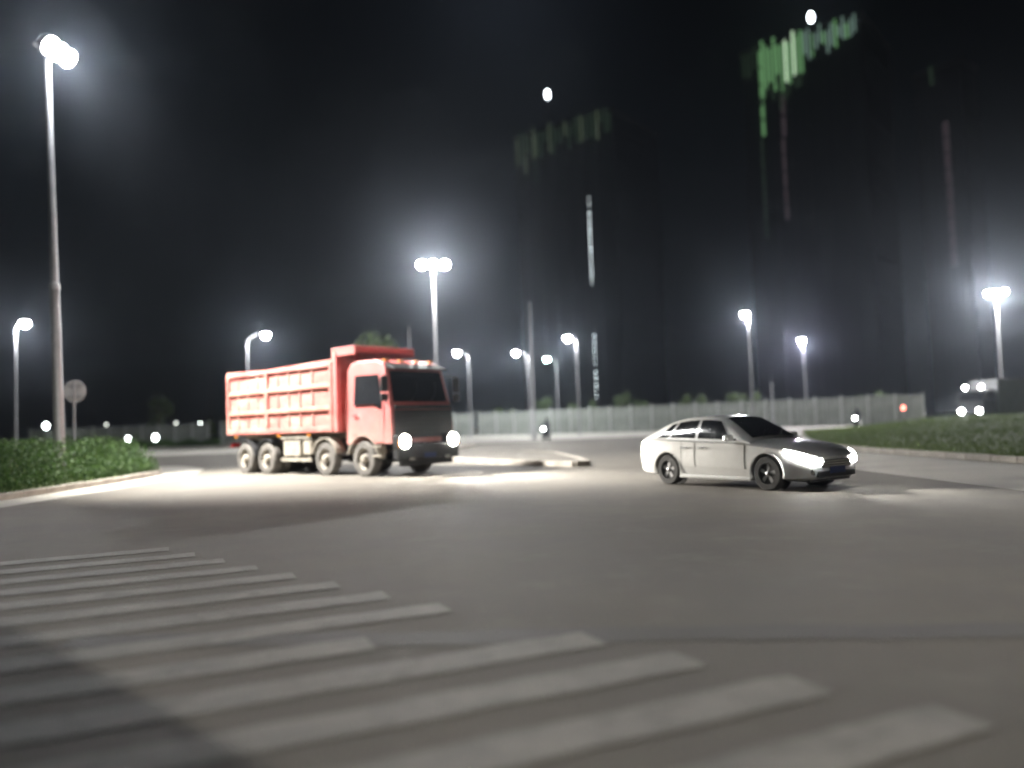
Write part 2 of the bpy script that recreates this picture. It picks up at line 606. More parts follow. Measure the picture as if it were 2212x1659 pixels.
mb = MB()
n_leaf = 0
while n_leaf < 42000:
    # nearer the kerb more leaves: they show largest
    y = random.uniform(12, 32.8)
    x = -13.0 - random.random() ** 1.7 * 16
    edge = min(1.0, max(0.0, (-12.95 - x) / 0.7), max(0.0, (33.0 - y) / 2.4))
    if y > 29:
        edge = min(edge, max(0.0, (-13.2 - (y - 29) * .75 - x) / 1.2))
    if edge <= 0:
        continue
    hmax = (1.33 + 0.20 * hump(x, y)) * edge ** 0.55
    z = 0.13 + hmax * random.random() ** 0.6
    leaf_quads(mb, (x, y, z), random.uniform(.07, .15))
    n_leaf += 1
for i in range(5000):
    y = random.uniform(12, 31.5)
    x = -13.0 - random.random() ** 1.5 * 12
    if y > 29 and x > -13.4 - (y - 29) * .8:
        continue
    blade(mb, x, y, 0.13, random.uniform(.3, 1.65) if x < -13.7 else random.uniform(.15, .5), .011, .35)
o = mb.build('shrub_mass', M['shrub'], recalc=False)
tag(o, 'overgrown dark green shrubs filling the raised island behind the lamp pole', 'shrubs', kind='stuff')

mb = MB()
cnt = 0
while cnt < 60000:
    y = 9 + random.random() ** 1.1 * 55
    x = verge_x(y) + .1 + random.random() ** 1.6 * 62
    hgt = random.uniform(.04, .14) * (1.4 if random.random() < .06 else 1)
    blade(mb, x, y, lawn_z(x, y) - .01, hgt, .009 + .0007 * y, .5)
    cnt += 1
o = mb.build('grass', M['blade'], recalc=False)
tag(o, 'short uneven grass covering the right verge', 'grass', kind='stuff')


def tree_mesh(name, w, h, n, seed, leafsize):
    rnd = random.Random(seed)
    st = random.getstate()
    random.seed(seed)
    crown, trunk = MB(), MB()
    base = h * .28
    trunk.path([(0, 0, 0), (.05 * w, .03, base), (.02, -.03 * w, h * .7)], .045 * w, .015 * w, 8)
    clumps = []
    for i in range(11):
        a = rnd.uniform(0, 6.28)
        zz = base + (h - base) * rnd.uniform(.15, .92)
        rr = w * .5 * math.sin(math.pi * min(.95, max(.12, (zz - base) / (h - base)))) * rnd.uniform(.35, .95)
        p = Vector((math.cos(a) * rr, math.sin(a) * rr, zz))
        clumps.append((p, w * rnd.uniform(.16, .28)))
        trunk.tube((0, 0, base + (zz - base) * .4), p, .018 * w, .006 * w, 6)
    for i in range(n):
        p, r = clumps[i % len(clumps)]
        d = Vector((rnd.gauss(0, 1), rnd.gauss(0, 1), rnd.gauss(0, .8)))
        leaf_quads(crown, p + d.normalized() * r * rnd.random() ** .4, leafsize * rnd.uniform(.7, 1.3))
    random.setstate(st)
    return trunk.mesh('trunk', M['bark'], True), crown.mesh('crown', M['leaf'], recalc=False)


def tree(name, meshes, loc, label, sc=(1, 1, 1), group=None, rz=0):
    r = empty(name, loc, rz)
    for nm, me in zip(('trunk', 'crown'), meshes):
        o = bpy.data.objects.new(nm, me)
        link(o, r)
        o.scale = sc
    tag(r, label, 'tree', group)
    return r


big = tree_mesh('street_tree', 6.4, 8.6, 4600, 3, .34)
p = at(832, 915, 63)
tree('street_tree', big, (p.x, p.y, 0), 'leafy green tree rising behind the roof of the red dump truck')
small = [tree_mesh('young_tree', 3.4, 6.0, 900, 20 + i, .42) for i in range(3)]
BEHIND = [(1075, 872, 14, 'slim tree behind the hoarding between the dump truck and the tall bare pole'), (1112, 878, 12, 'smallest tree behind the hoarding, close left of the tall bare pole'),
          (1178, 858, 42, 'broad tree behind the hoarding, above the scooter by the tall bare pole'), (1236, 864, 30, 'tree behind the hoarding just left of the mast strung with lights'),
          (1282, 860, 18, 'narrow tree behind the hoarding at the foot of the mast strung with lights'), (1345, 849, 46, 'broadest tree behind the hoarding, right of the mast strung with lights'),
          (1386, 856, 16, 'narrow tree beside the broadest tree behind the hoarding'), (1480, 849, 36, 'tree behind the hoarding over the boot of the silver car'),
          (1516, 852, 16, 'narrow tree behind the hoarding over the roof of the silver car'), (1592, 838, 44, 'tall tree behind the hoarding left of the lamp above the silver car'),
          (1630, 842, 30, 'tree behind the hoarding at the foot of the lamp above the silver car'), (1905, 848, 34, 'tree behind the right end of the hoarding near the red warning light'),
          (1860, 852, 22, 'smaller tree behind the right end of the hoarding above a scooter rider'), (455, 902, 26, 'tree behind the left fence beside the brightest globe lamp'),
          (488, 906, 22, 'tree behind the left fence next to the truck bed')]
for i, (px, top, w, lab) in enumerate(BEHIND):
    k = ray(px, 915).x
    d = 122 if px < 900 else min(111, (104 - 4.5 * .495) / (1 + .495 * k)) + 5
    b, t = at(px, 915, d), at(px, top, d)
    hgt = max(3.6, t.z)
    wid = max(1.6, w * d / FPX)
    tree('young_tree', small[i % 3], (b.x, b.y, 0), lab, (wid / 3.4, wid / 3.4, hgt / 6.0), 'young trees behind the hoarding', rz=i * 1.7)
# taller, ragged tree beside the left end of the fence
p = at(342, 915, 118)
tree('ragged_tree', tree_mesh('ragged_tree', 4.4, 8.0, 1100, 77, .38), (p.x, p.y, 0), 'ragged grey-green tree standing before the left fence panels', (1, 1, .95))


# low dark shrub strip before the left fence
mb = MB()
for i in range(4200):
    x = random.uniform(-54, -38)
    leaf_quads(mb, (x, 104 - (x + 54) * .12 + random.uniform(-.7, .7), random.random() ** .7 * (.75 + .2 * math.sin(x * 1.9))), random.uniform(.2, .38))
o = mb.build('shrub_strip', M['shrub'], recalc=False)
tag(o, 'low dark hedge strip before the pale left fence panels', 'hedge', kind='stuff')


# ------------------------------------------------------------------ hoarding fence: each sheet and each post a part
def corrugated(w, h):
    mb = MB()
    n = 26
    rows = []
    for zz in (0.0, h):
        rows.append([(w * i / n, (0.035 if (i // 2) % 2 else -0.035), zz) for i in range(n + 1)])
    mb.grid(rows)
    back = [[(x, y + .012, z) for x, y, z in r] for r in rows]
    mb.grid(back)
    return mb.mesh('fence_panel', M['fence'])


PW, PH = 2.6, 3.0
panel_me = corrugated(PW - .02, PH)
post_me = MB().box((0, 0, 1.62), (.11, .11, 3.24)).box((0, 0, 3.26), (.15, .15, .05)).mesh('post', M['fence_post'])
rail_me = [MB().box((PW / 2, .07, z), (PW, .05, .08)).mesh('rail', M['galv']) for z in (.5, 2.6)]


def fence(pts, label):
    root = empty('hoarding_fence', (*pts[0], 0))
    tag(root, label, 'fence')
    for a, b in zip(pts[:-1], pts[1:]):
        a, b = Vector((*a, 0)), Vector((*b, 0))
        n = int((b - a).length / PW)
        ang = math.atan2((b - a).y, (b - a).x)
        for i in range(n + 1):
            p = a.lerp(b, i * PW / (b - a).length) - Vector((*pts[0], 0))
            o = link(bpy.data.objects.new('post', post_me), root)
            o.location = p + Vector((math.sin(ang) * .12, -math.cos(ang) * .12, random.uniform(-.04, .04)))
            o.rotation_euler = (random.uniform(-.012, .012), random.uniform(-.012, .012), ang)
            if i < n:
                for nm, me in (('fence_panel', panel_me), ('rail', rail_me[0]), ('rail', rail_me[1])):
                    q = link(bpy.data.objects.new(nm, me), root)
                    q.location = p + Vector((0, 0, random.uniform(0, .05) if nm == 'fence_panel' else 0))
                    q.rotation_euler = (0, 0, ang + random.uniform(-.01, .01))
    return root


fence([(-71, 116), (-42.5, 111)], 'pale corrugated hoarding seen left of the dump truck')
fence([(-41, 110.8), (-4.5, 104), (44, 80)], 'long pale corrugated hoarding with light posts behind the silver car')


# ------------------------------------------------------------------ lamps
def street_lamp(px, head_y, dist, arm_px, label, m='lamp_white', power=6500, col=(.96, .98, 1), pole_r=.085, lit=True, group=None):
    """single-arm lamp; px, head_y is the bowl in the picture, arm_px the offset from bowl to pole"""
    head = at(px, head_y, dist)
    base = Vector((at(px + arm_px, 915, dist).x, dist, 0))
    root = empty('street_lamp', base)
    tag(root, label, 'street lamp', group)
    H = head.z + .12
    MB().tube((0, 0, 0), (0, 0, H - .55), pole_r, pole_r * .62, 14).build('pole', M['galv'], root, True)
    MB().lathe((0, 0, 0), (0, 0, 1), [(0, pole_r * 2.0), (.04, pole_r * 2.0), (.05, pole_r * 1.5), (.55, pole_r * 1.4), (.6, pole_r)], 14).build('base', M['galv'], root, True)
    dx = head.x - base.x
    s = 1 if dx > 0 else -1
    pts = [(0, 0, H - .56)]
    for i in range(1, 9):
        t = i / 8
        pts.append((dx * .8 * t, 0, H - .56 + .56 * math.sin(t * math.pi / 2)))
    MB().path(pts, pole_r * .5, pole_r * .3, 8).build('arm', M['galv'], root, True)
    hd = MB()
    secs = []
    for t, w, hh in ((-.42, .05, .05), (-.34, .10, .075), (-.1, .17, .10), (.2, .19, .115), (.4, .13, .08), (.47, .04, .03)):
        secs.append([(dx + s * t, w * math.cos(a), H + hh * math.sin(a)) for a in [2 * math.pi * k / 12 for k in range(12)]])
    hd.grid(secs, True)
    hd.add(secs[0], [tuple(range(12))]).add(secs[-1], [tuple(range(12))])
    h = hd.build('lamp_head', M['galv'], root, True)
    bowl = MB()
    rows = []
    for k in range(6):
        a = k / 5 * math.pi / 2
        rows.append([(dx + s * .08 + .34 * math.cos(a) * math.cos(t), .25 * math.cos(a) * math.sin(t), H - .04 - .46 * math.sin(a)) for t in [2 * math.pi * j / 16 for j in range(16)]])
    bowl.grid(rows, True)
    bowl.build('lamp_bowl', M[m] if lit else M['white_paint'], h, True)
    if lit:
        lamp_light('POINT', (dx + s * .08, 0, H - .68), power, root, col, .16)
    return root


def flood_mast(x, y, H, yaw, label, power, spread=.72, aim=None, cone=110, spot=False, radius=.3, pole_r=.15):
    """tall mast with three floodlights on a crossbar; yaw = direction the lights face"""
    root = empty('flood_mast', (x, y, 0), yaw)
    tag(root, label, 'floodlight mast')
    MB().tube((0, 0, 0), (0, 0, H * .45), pole_r, pole_r * .8, 16).tube((0, 0, H * .45), (0, 0, H + .1), pole_r * .68, pole_r * .5, 16).build('pole', M['galv'], root, True)
    MB().lathe((0, 0, H * .45 - .1), (0, 0, 1), [(0, pole_r * .8), (.02, pole_r * .95), (.2, pole_r * .92), (.22, pole_r * .7)], 16).build('collar', M['galv'], root, True)
    MB().lathe((0, 0, 0), (0, 0, 1), [(0, .3), (.04, .3), (.05, .2), (.5, .17)], 16).build('base', M['galv'], root, True)
    MB().box((.05, 0, H - .1), (.09, spread * 2 + .5, .09)).build('crossbar', M['galv'], root, bevel=.01)
    rot = Matrix.Rotation(R(38), 3, 'Y')
    for k in (-1, 0, 1):
        c = Vector((.32, k * spread, H - .02))
        ax = rot @ Vector((1, 0, 0))
        hd = MB().lathe(c, ax, [(-.26, .10), (-.22, .17), (-.02, .30), (.10, .335), (.115, .335), (.115, .30)], 24)
        for j in range(5):
            hd.box(c + rot @ Vector((-.17, -.16 + .08 * j, 0)), (.14, .02, .34), rot)
        h = hd.build('floodlight', M['dark_metal'], root, True)
        MB().lathe(c, ax, [(.10, .30), (.135, .29), (.20, .20), (.22, .05)], 24).build('lens', M['flood'], h, True)
        MB().box(Vector((.18, k * spread, H - .16)), (.30, .05, .12)).build('bracket', M['galv'], h)
    if spot:
        v = Matrix.Rotation(-yaw, 3, 'Z') @ (Vector(aim) - Vector((x, y, H)))
        lamp_light('SPOT', (.75, 0, H - .3), power, root, (1, .965, .90), radius, v, cone, 1.0)
    else:
        lamp_light('POINT', (.8, 0, H - .3), power, root, (1, .99, .97), radius)
    return root


# the big near mast on the shrub island, the one behind the truck, the one at the far right, and an unseen one added behind the viewer to light the foreground
m1 = flood_mast(at(131, 990, 24.8).x, 24.8, 13.95, R(-5), 'tall near floodlight mast rising out of the shrub island', 145000, .44, aim=(-6.9, 26.4, 0.6), cone=76, spot=True, pole_r=.17)
tilt = math.atan((at(104, 95, 24.8).x - at(131, 990, 24.8).x) / 13.2)
m1.rotation_euler = (Matrix.Rotation(tilt, 3, 'Y') @ Matrix.Rotation(R(-5), 3, 'Z')).to_euler()
lamp_light('POINT', (.75, 0, 13.5), 5500, m1, (.9, .95, 1), .3)
p = at(935, 572, 50)
flood_mast(p.x, p.y, p.z, R(-82), 'floodlight mast with three lamps standing behind the cab of the red truck', 26000)
p = at(2150, 632, 82)
flood_mast(p.x, p.y, p.z, R(-120), 'floodlight mast with three lamps rising behind the pale box lorry', 50000)
flood_mast(26, -24, 12, R(137), 'unseen floodlight mast added behind the viewpoint to light the crossing', 165000, aim=(2, 2.0, 0), cone=33, spot=True)

street_lamp(52, 697, 57, -17, 'single-arm street lamp left of the big near mast')
street_lamp(572, 723, 69, -35, 'single-arm street lamp above the open bed of the red truck')
street_lamp(988, 762, 93, 28, 'single-arm street lamp just right of the truck cab')
street_lamp(1115, 762, 93, 30, 'single-arm street lamp beside the tall bare pole, its arm reaching left')
street_lamp(1182, 775, 98, 24, 'street lamp with mint green glow right of the tall bare pole', 'lamp_mint', 1500, (.8, 1, .92))
street_lamp(1227, 730, 81, 24, 'single-arm street lamp left of the mast strung with lights')
street_lamp(1610, 678, 67, 17, 'single-arm street lamp above the roof of the silver car')
street_lamp(1732, 735, 88, 11, 'violet-white street lamp above the bonnet of the silver car', 'lamp_violet', 11000, (.93, .88, 1))


def bare_pole(px, top, dist, r, label, cap=True):
    b = at(px, 915, dist)
    t = at(px, top, dist)
    root = empty('bare_pole', (b.x, b.y, 0))
    tag(root, label, 'pole')
    MB().tube((0, 0, 0), (0, 0, t.z * .5), r, r * .8, 12).tube((0, 0, t.z * .5), (0, 0, t.z), r * .8, r * .5, 12).build('pole', M['galv'], root, True)
    MB().lathe((0, 0, 0), (0, 0, 1), [(0, r * 2), (.05, r * 2), (.06, r * 1.3), (.4, r * 1.2)], 12).build('base', M['galv'], root, True)
    MB().lathe((0, 0, t.z), (0, 0, 1), [(0, r * .7), (.05, r * .7), (.12, r * .2)], 12).build('cap', M['galv'], root, True)


bare_pole(1153, 655, 68, .13, 'tall bare unlit pole rising from the hoarding fence')
bare_pole(889, 706, 66, .09, 'thin bare pole showing above the truck cab beside the green tree')
bare_pole(1670, 828, 72, .09, 'short bare post behind the bonnet of the silver car')

# slender mast with a broken line of small lights
b, t = at(1290, 915, 128), at(1276, 405, 128)
mast = empty('signal_mast', (b.x, b.y, 0))
tag(mast, 'very tall slender mast carrying a broken line of small white lights', 'mast')
mb = MB()
for k in range(3):
    a = k * 2.094
    q = (math.cos(a), math.sin(a))
    mb.tube((q[0] * .55, q[1] * .55, 0), (q[0] * .12, q[1] * .12, t.z), .035, .02, 6)
mb.build('leg', M['dark_metal'], mast)
mb = MB()
for i in range(36):
    z0, z1 = t.z * i / 36, t.z * (i + 1) / 36
    for k in range(3):
        a, c = k * 2.094, (k + 1) * 2.094
        r0, r1 = .55 - .43 * i / 36, .55 - .43 * (i + 1) / 36
        mb.tube((math.cos(a) * r0, math.sin(a) * r0, z0), (math.cos(c) * r1, math.sin(c) * r1, z1), .015, .015, 4, False)
mb.build('brace', M['dark_metal'], mast)
for y0, y1, wd in ((452, 492, .085), (496, 548, .095), (553, 600, .075), (606, 613, .04), (722, 756, .07), (760, 788, .045), (802, 832, .08), (835, 858, .06), (418, 446, .03)):
    z1, z0 = at(1283, y0, 128).z, at(1283, y1, 128).z
    mb = MB()
    zz = z0
    while zz < z1:
        mb.box((0, -.35, zz), (wd * random.uniform(.6, 1.2), wd, .22))
        zz += random.uniform(.45, .95)
    mb.build('light_strip', M['strip'], mast)

# small garden lamps at the far left
def garden_lamp(px, py, dist, r, m, label, group, power=0):
    t = at(px, py, dist)
    root = empty('garden_lamp', (t.x, t.y, 0))
    tag(root, label, 'lamp', group)
    z = max(.7, t.z)
    MB().tube((0, 0, 0), (0, 0, z - r), .05, .04, 8).build('post', M['dark_metal'], root, True)
    prof = [(-r * 1.3 * math.cos(math.pi * k / 8), max(.01, r * math.sin(math.pi * k / 8))) for k in range(9)]
    MB().lathe((0, 0, z), (0, 0, 1), prof, 12).build('globe', M[m], root, True)
    MB().lathe((0, 0, z + r * 1.2), (0, 0, 1), [(0, r * .6), (.05, r * .5), (.1, .02)], 10).build('cap', M['dark_metal'], root, True)


gA, gB = 'small globe lamps behind the left fence', 'small globe lamps before the left fence'
lA, lB = 'small globe lamp shining over the left fence', 'small globe lamp standing low before the left fence'
garden_lamp(100, 920, 112, .32, 'small_lamp', 'bright globe lamp behind the shrubs beside the big near mast', None)
garden_lamp(230, 917, 125, .16, 'small_dim', lA, gA)
garden_lamp(380, 914, 125, .18, 'small_dim', lA, gA)
garden_lamp(396, 920, 125, .18, 'small_dim', lA, gA)
garden_lamp(433, 918, 125, .27, 'small_lamp', 'brightest globe lamp shining over the left fence', gA)
garden_lamp(442, 928, 125, .15, 'small_dim', lA, gA)
garden_lamp(277, 948, 100, .22, 'small_lamp', lB, gB)
garden_lamp(336, 945, 100, .30, 'small_lamp', lB, gB)

# round road sign seen from behind
p = at(160, 845, 28)
sg = empty('round_sign', (p.x, p.y, 0))
tag(sg, 'round road sign seen from its grey back among the shrubs', 'sign')
MB().tube((0, 0, 0), (0, 0, p.z + .35), .038, .038, 12).build('post', M['galv'], sg, True)
dsk = MB().lathe((0, .05, p.z), (0, 1, 0), [(0, .40), (.012, .405), (.02, .40)], 40).build('sign_disc', M['sign_back'], sg, True)
for dz in (-.2, .2):
    MB().box((0, .036, p.z + dz), (.5, .02, .05)).build('bracket', M['galv'], dsk)

# red warning lamp on a post
p = at(1950, 882, 68)
wp = empty('warning_post', (p.x, p.y, 0))
tag(wp, 'slim post with a small red warning light beyond the lawn', 'warning light')
MB().tube((0, 0, 0), (0, 0, p.z - .12), .035, .035, 8).build('post', M['galv'], wp, True)
MB().lathe((0, 0, p.z - .14), (0, 0, 1), [(0, .07), (.05, .12), (.3, .12), (.36, .05)], 14).build('red_lamp', M['red_light'], wp, True)

# ------------------------------------------------------------------ made-up dark towers whose glowing crowns stand in for glass reflections
def tower(near, far, d1, label, fins, strips, reflection_light):
    """near / far = pixels of the right and left end of the visible roof edge, d1 = distance of the right corner"""
    r1, r2 = ray(*near), ray(*far)
    d2 = d1 * r1.z / r2.z
    A, B = at(*near, d1), at(*far, d2)
    H = A.z
    e = Vector((B.x - A.x, B.y - A.y, 0))
    L = e.length
    e.normalize()
    n = Vector((e.y, -e.x, 0))
    if n.y > 0:
        n = -n
    root = empty('made_up_tower', (A.x, A.y, 0), math.atan2(e.y, e.x))
    sgn = 1 if (Matrix.Rotation(-math.atan2(e.y, e.x), 3, 'Z') @ n).y > 0 else -1      # outward side of the visible face
    tag(root, label, 'tower')
    D = -sgn * L * .8
    bd = MB().box((L / 2, D / 2, H / 2 - .5), (L, abs(D), H - 1)).build('facade', M['tower'], root)
    for k in range(int(H // 12)):
        MB().box((L / 2, D / 2, 6 + 12 * k), (L + .8, abs(D) + .8, .7)).build('ledge', M['tower'], bd)
    for k in range(7):
        MB().box((L * (k + .5) / 7, sgn * .08, H * .48), (L / 11, .3, H * .86)).build('window_strip', M['tower_glass'], bd)
    MB().box((L / 2, D / 2, H), (L + 1.2, abs(D) + 1.2, 1.2)).build('roof', M['tower'], bd)

    def face_x(px, py):              # where the line of sight through a pixel column meets the face
        r = ray(px, py)
        k = (A.x * e.y - A.y * e.x) / (r.x * e.y - r.y * e.x)
        return (Vector((r.x * k - A.x, k - A.y, 0))).dot(e), CAM_H + r.z * k
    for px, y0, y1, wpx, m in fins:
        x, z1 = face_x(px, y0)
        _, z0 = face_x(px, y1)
        MB().box((x, sgn * .7, (z0 + z1) / 2), (wpx * d1 / FPX, .9, z1 - z0)).build('reflection_fin', M[m], root)
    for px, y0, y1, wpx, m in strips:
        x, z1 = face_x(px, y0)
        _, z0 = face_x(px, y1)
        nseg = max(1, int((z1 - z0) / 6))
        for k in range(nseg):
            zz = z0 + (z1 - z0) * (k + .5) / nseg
            MB().box((x, sgn * .6, zz), (wpx * d1 / FPX, .5, (z1 - z0) / nseg * .86)).build('light_strip', M[m], root)  # glowing strips imitate reflection streaks on the made-up face
    if reflection_light:
        x, z = face_x(*reflection_light)
        MB().tube((x, sgn * .7, H * .94), (x, sgn * .7, z), .35, .25, 8).build('reflection_mast', M['dark_metal'], root, True)
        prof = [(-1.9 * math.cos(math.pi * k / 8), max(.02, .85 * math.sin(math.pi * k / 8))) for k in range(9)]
        MB().lathe((x, sgn * .7, z), (0, 0, 1), prof, 16).build('reflection_light', M['reflection_light'], root, True)
    return root


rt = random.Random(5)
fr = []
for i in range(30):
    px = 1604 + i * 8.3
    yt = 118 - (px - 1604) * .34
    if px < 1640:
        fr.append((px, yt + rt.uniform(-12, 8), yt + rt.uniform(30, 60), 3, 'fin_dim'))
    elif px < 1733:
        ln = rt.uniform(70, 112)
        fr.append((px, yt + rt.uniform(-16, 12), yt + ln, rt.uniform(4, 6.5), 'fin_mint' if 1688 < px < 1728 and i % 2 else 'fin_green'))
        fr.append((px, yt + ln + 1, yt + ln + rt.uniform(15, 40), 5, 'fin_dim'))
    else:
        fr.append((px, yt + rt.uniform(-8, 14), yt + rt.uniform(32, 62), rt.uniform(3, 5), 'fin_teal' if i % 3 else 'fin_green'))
tower((1858, 30), (1600, 118), 262, 'made-up dark tower bearing the brightest green glass reflection, beyond the hoarding', fr,
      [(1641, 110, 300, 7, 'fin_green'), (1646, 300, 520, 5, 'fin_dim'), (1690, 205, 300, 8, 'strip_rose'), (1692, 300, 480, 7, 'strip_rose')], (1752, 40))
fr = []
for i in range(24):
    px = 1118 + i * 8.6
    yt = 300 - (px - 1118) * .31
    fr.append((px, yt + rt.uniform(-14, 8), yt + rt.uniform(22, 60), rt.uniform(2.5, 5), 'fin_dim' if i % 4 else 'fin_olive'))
tower((1322, 236), (1112, 300), 300, 'made-up dark tower bearing a dim green glass reflection and its white glare', fr,
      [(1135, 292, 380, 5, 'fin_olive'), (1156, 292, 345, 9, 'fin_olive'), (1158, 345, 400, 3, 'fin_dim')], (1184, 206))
tower((2072, 128), (1972, 165), 300, 'made-up plain dark tower bearing one dim rosy streak of glass reflection', [],
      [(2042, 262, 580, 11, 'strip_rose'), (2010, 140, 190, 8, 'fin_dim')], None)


# ------------------------------------------------------------------ wheels
def wheel(parent, c, r, w, side, m='rubber', rim_m='alloy', spokes=0, hub=.5):
    """side = -1 right, +1 left: the direction the hub faces"""
    c = Vector(c)
    ax = (0, side, 0)
    t = MB().lathe(c, ax, [(-w / 2, r * .62), (-w / 2, r * .93), (-w * .38, r), (w * .38, r), (w / 2, r * .93), (w / 2, r * .62), (w * .30, r * .60)], 36)
    for k in range(36):                                        # tread blocks
        a = 2 * math.pi * k / 36
        rot = Matrix.Rotation(a, 3, 'Y')
        t.box(c + rot @ Vector((0, 0, r * .997)), (r * .12, w * .74, r * .03), rot)
    tyre = t.build('wheel', M[m], parent, True)
    rim = MB()
    R0 = r * .62
    if spokes:
        rim.lathe(c + Vector(ax) * w * .12, ax, [(0, R0), (.02, R0), (.02, R0 * .9), (0.0, R0 * .9)], 36)
        rim.lathe(c + Vector(ax) * w * .22, ax, [(0, R0 * .26), (.03, R0 * .24), (.045, R0 * .1)], 18)
        for k in range(spokes):
            rot = Matrix.Rotation(2 * math.pi * k / spokes, 3, 'Y')
            rim.box(c + Vector(ax) * w * .25 + rot @ Vector((0, 0, R0 * .55)), (R0 * .22, .03, R0 * .85), rot)
            rim.box(c + Vector(ax) * w * .25 + rot @ Vector((R0 * .17, 0, R0 * .72)), (R0 * .09, .03, R0 * .55), rot)
        MB().lathe(c, ax, [(w * .02, R0 * .88), (w * .05, R0 * .88)], 24).build('brake_disc', M['black'], tyre, True)
    else:
        rim.lathe(c + Vector(ax) * w * .26, ax, [(0, R0), (.04, R0), (.03, R0 * .86), (-.05, R0 * .6), (-.03, R0 * .42), (.09, R0 * .38), (.13, R0 * .30), (.14, R0 * .1)], 30)
        for k in range(8):
            rot = Matrix.Rotation(2 * math.pi * k / 8, 3, 'Y')
            q = c + Vector(ax) * (w * .26 - .03) + rot @ Vector((0, 0, R0 * .5))
            rim.tube(q, q + Vector(ax) * .035, .016, .016, 6)
    rim.build('rim', M[rim_m], tyre, True)
    return tyre


# ------------------------------------------------------------------ red dump truck
FA = Vector((-3.75, 24.75, 0))
tr = empty('dump_truck', FA, R(-41))
tag(tr, 'red four-axle dump truck with open ribbed bed and headlights on', 'truck')
MB().box((-3.45, .42, .92), (8.6, .09, .28)).box((-3.45, -.42, .92), (8.6, .09, .28)).box((-1.2, 0, .92), (.12, .8, .2)).box((-4.2, 0, .92), (.12, .8, .2)).box((-7.3, 0, .92), (.12, .8, .2)).build('chassis', M['dark_metal'], tr)
AX = (0.0, -1.95, -5.3, -6.70)
for i, x in enumerate(AX):
    MB().tube((x, -.95, .53), (x, .95, .53), .09, .09, 12).box((x, 0, .53), (.3, .35, .32)).build('axle', M['dark_metal'], tr, True)
    for s in (-1, 1):
        wheel(tr, (x, s * 1.06, .53), .53, .30 if i < 2 else .36, s, 'dusty_rubber', 'dusty_frame')
        if i >= 2:
            wheel(tr, (x, s * .68, .53), .53, .28, s, 'dusty_rubber', 'dusty_frame')
# cab
PROF = [(-.78, .98), (-.80, 2.0), (-.78, 3.25), (-.62, 3.46), (-.3, 3.52), (.6, 3.50), (.92, 3.38), (1.04, 3.2), (1.30, 2.16), (1.36, 1.98), (1.40, 1.5), (1.40, .98)]
rows = []
for yy, k in ((-1.24, 0), (-1.225, 1), (-1.18, 2), (1.18, 2), (1.225, 1), (1.24, 0)):
    row = []
    for x, z in PROF:
        tum = max(0, z - 2.1) * .075
        y = (abs(yy) - tum) * (1 if yy > 0 else -1)
        ins = .05 if k == 0 else (.015 if k == 1 else 0)
        cx, cz = .3, 2.2
        row.append((x - (ins if x > cx else -ins) * (1 if abs(x - cx) > .3 else 0), y, z - (ins if z > 3.2 else 0)))
    rows.append(row)
mb = MB().grid(rows, True)
mb.add(rows[0], [tuple(range(len(PROF)))]).add(rows[-1], [tuple(range(len(PROF)))])
cab = mb.build('cab', M['truck_red'], tr, False)
cutter = [MB().tube((0, s * .6, .50), (0, s * 1.6, .50), .70, .70, 32).build('cutter', M['black']) for s in (-1, 1)]
for c in cutter:
    c.parent = tr
cut(cab, cutter)
bv = cab.modifiers.new('bevel', 'BEVEL')
bv.width, bv.segments, bv.limit_method, bv.angle_limit = .03, 2, 'ANGLE', R(40)


def wsp(z):                      # windscreen plane: x at height z
    return 1.30 + (z - 2.16) * (1.04 - 1.30) / (3.2 - 2.16)


mb = MB()
g0 = [(wsp(2.2) + .012, -1.10, 2.2), (wsp(2.2) + .012, 1.10, 2.2), (wsp(3.13) + .012, 1.02, 3.13), (wsp(3.13) + .012, -1.02, 3.13)]
mb.add(g0 + [(x - .03, y, z) for x, y, z in g0], [(0, 1, 2, 3), (4, 5, 6, 7), (0, 1, 5, 4), (1, 2, 6, 5), (2, 3, 7, 6), (3, 0, 4, 7)])
wsd = mb.build('windscreen', M['glass'], cab)
for y0 in (-.45, .35):
    MB().path([(wsp(2.2) + .05, y0, 2.2), (wsp(2.45) + .035, y0 + .25, 2.45), (wsp(2.8) + .03, y0 + .35, 2.8)], .012, .01, 6).build('wiper', M['black'], wsd)
# sun visor, roof markers
MB().prism([(1.0, 3.22), (1.36, 3.16), (1.38, 3.2), (1.0, 3.36)], 'y', -1.08, 1.08).build('sun_visor', M['black'], cab, bevel=.01)
for y in (-.9, -.32, .32, .9):
    MB().box((.78, y, 3.475), (.10, .16, .07)).build('roof_marker', M['amber'], cab, bevel=.015)
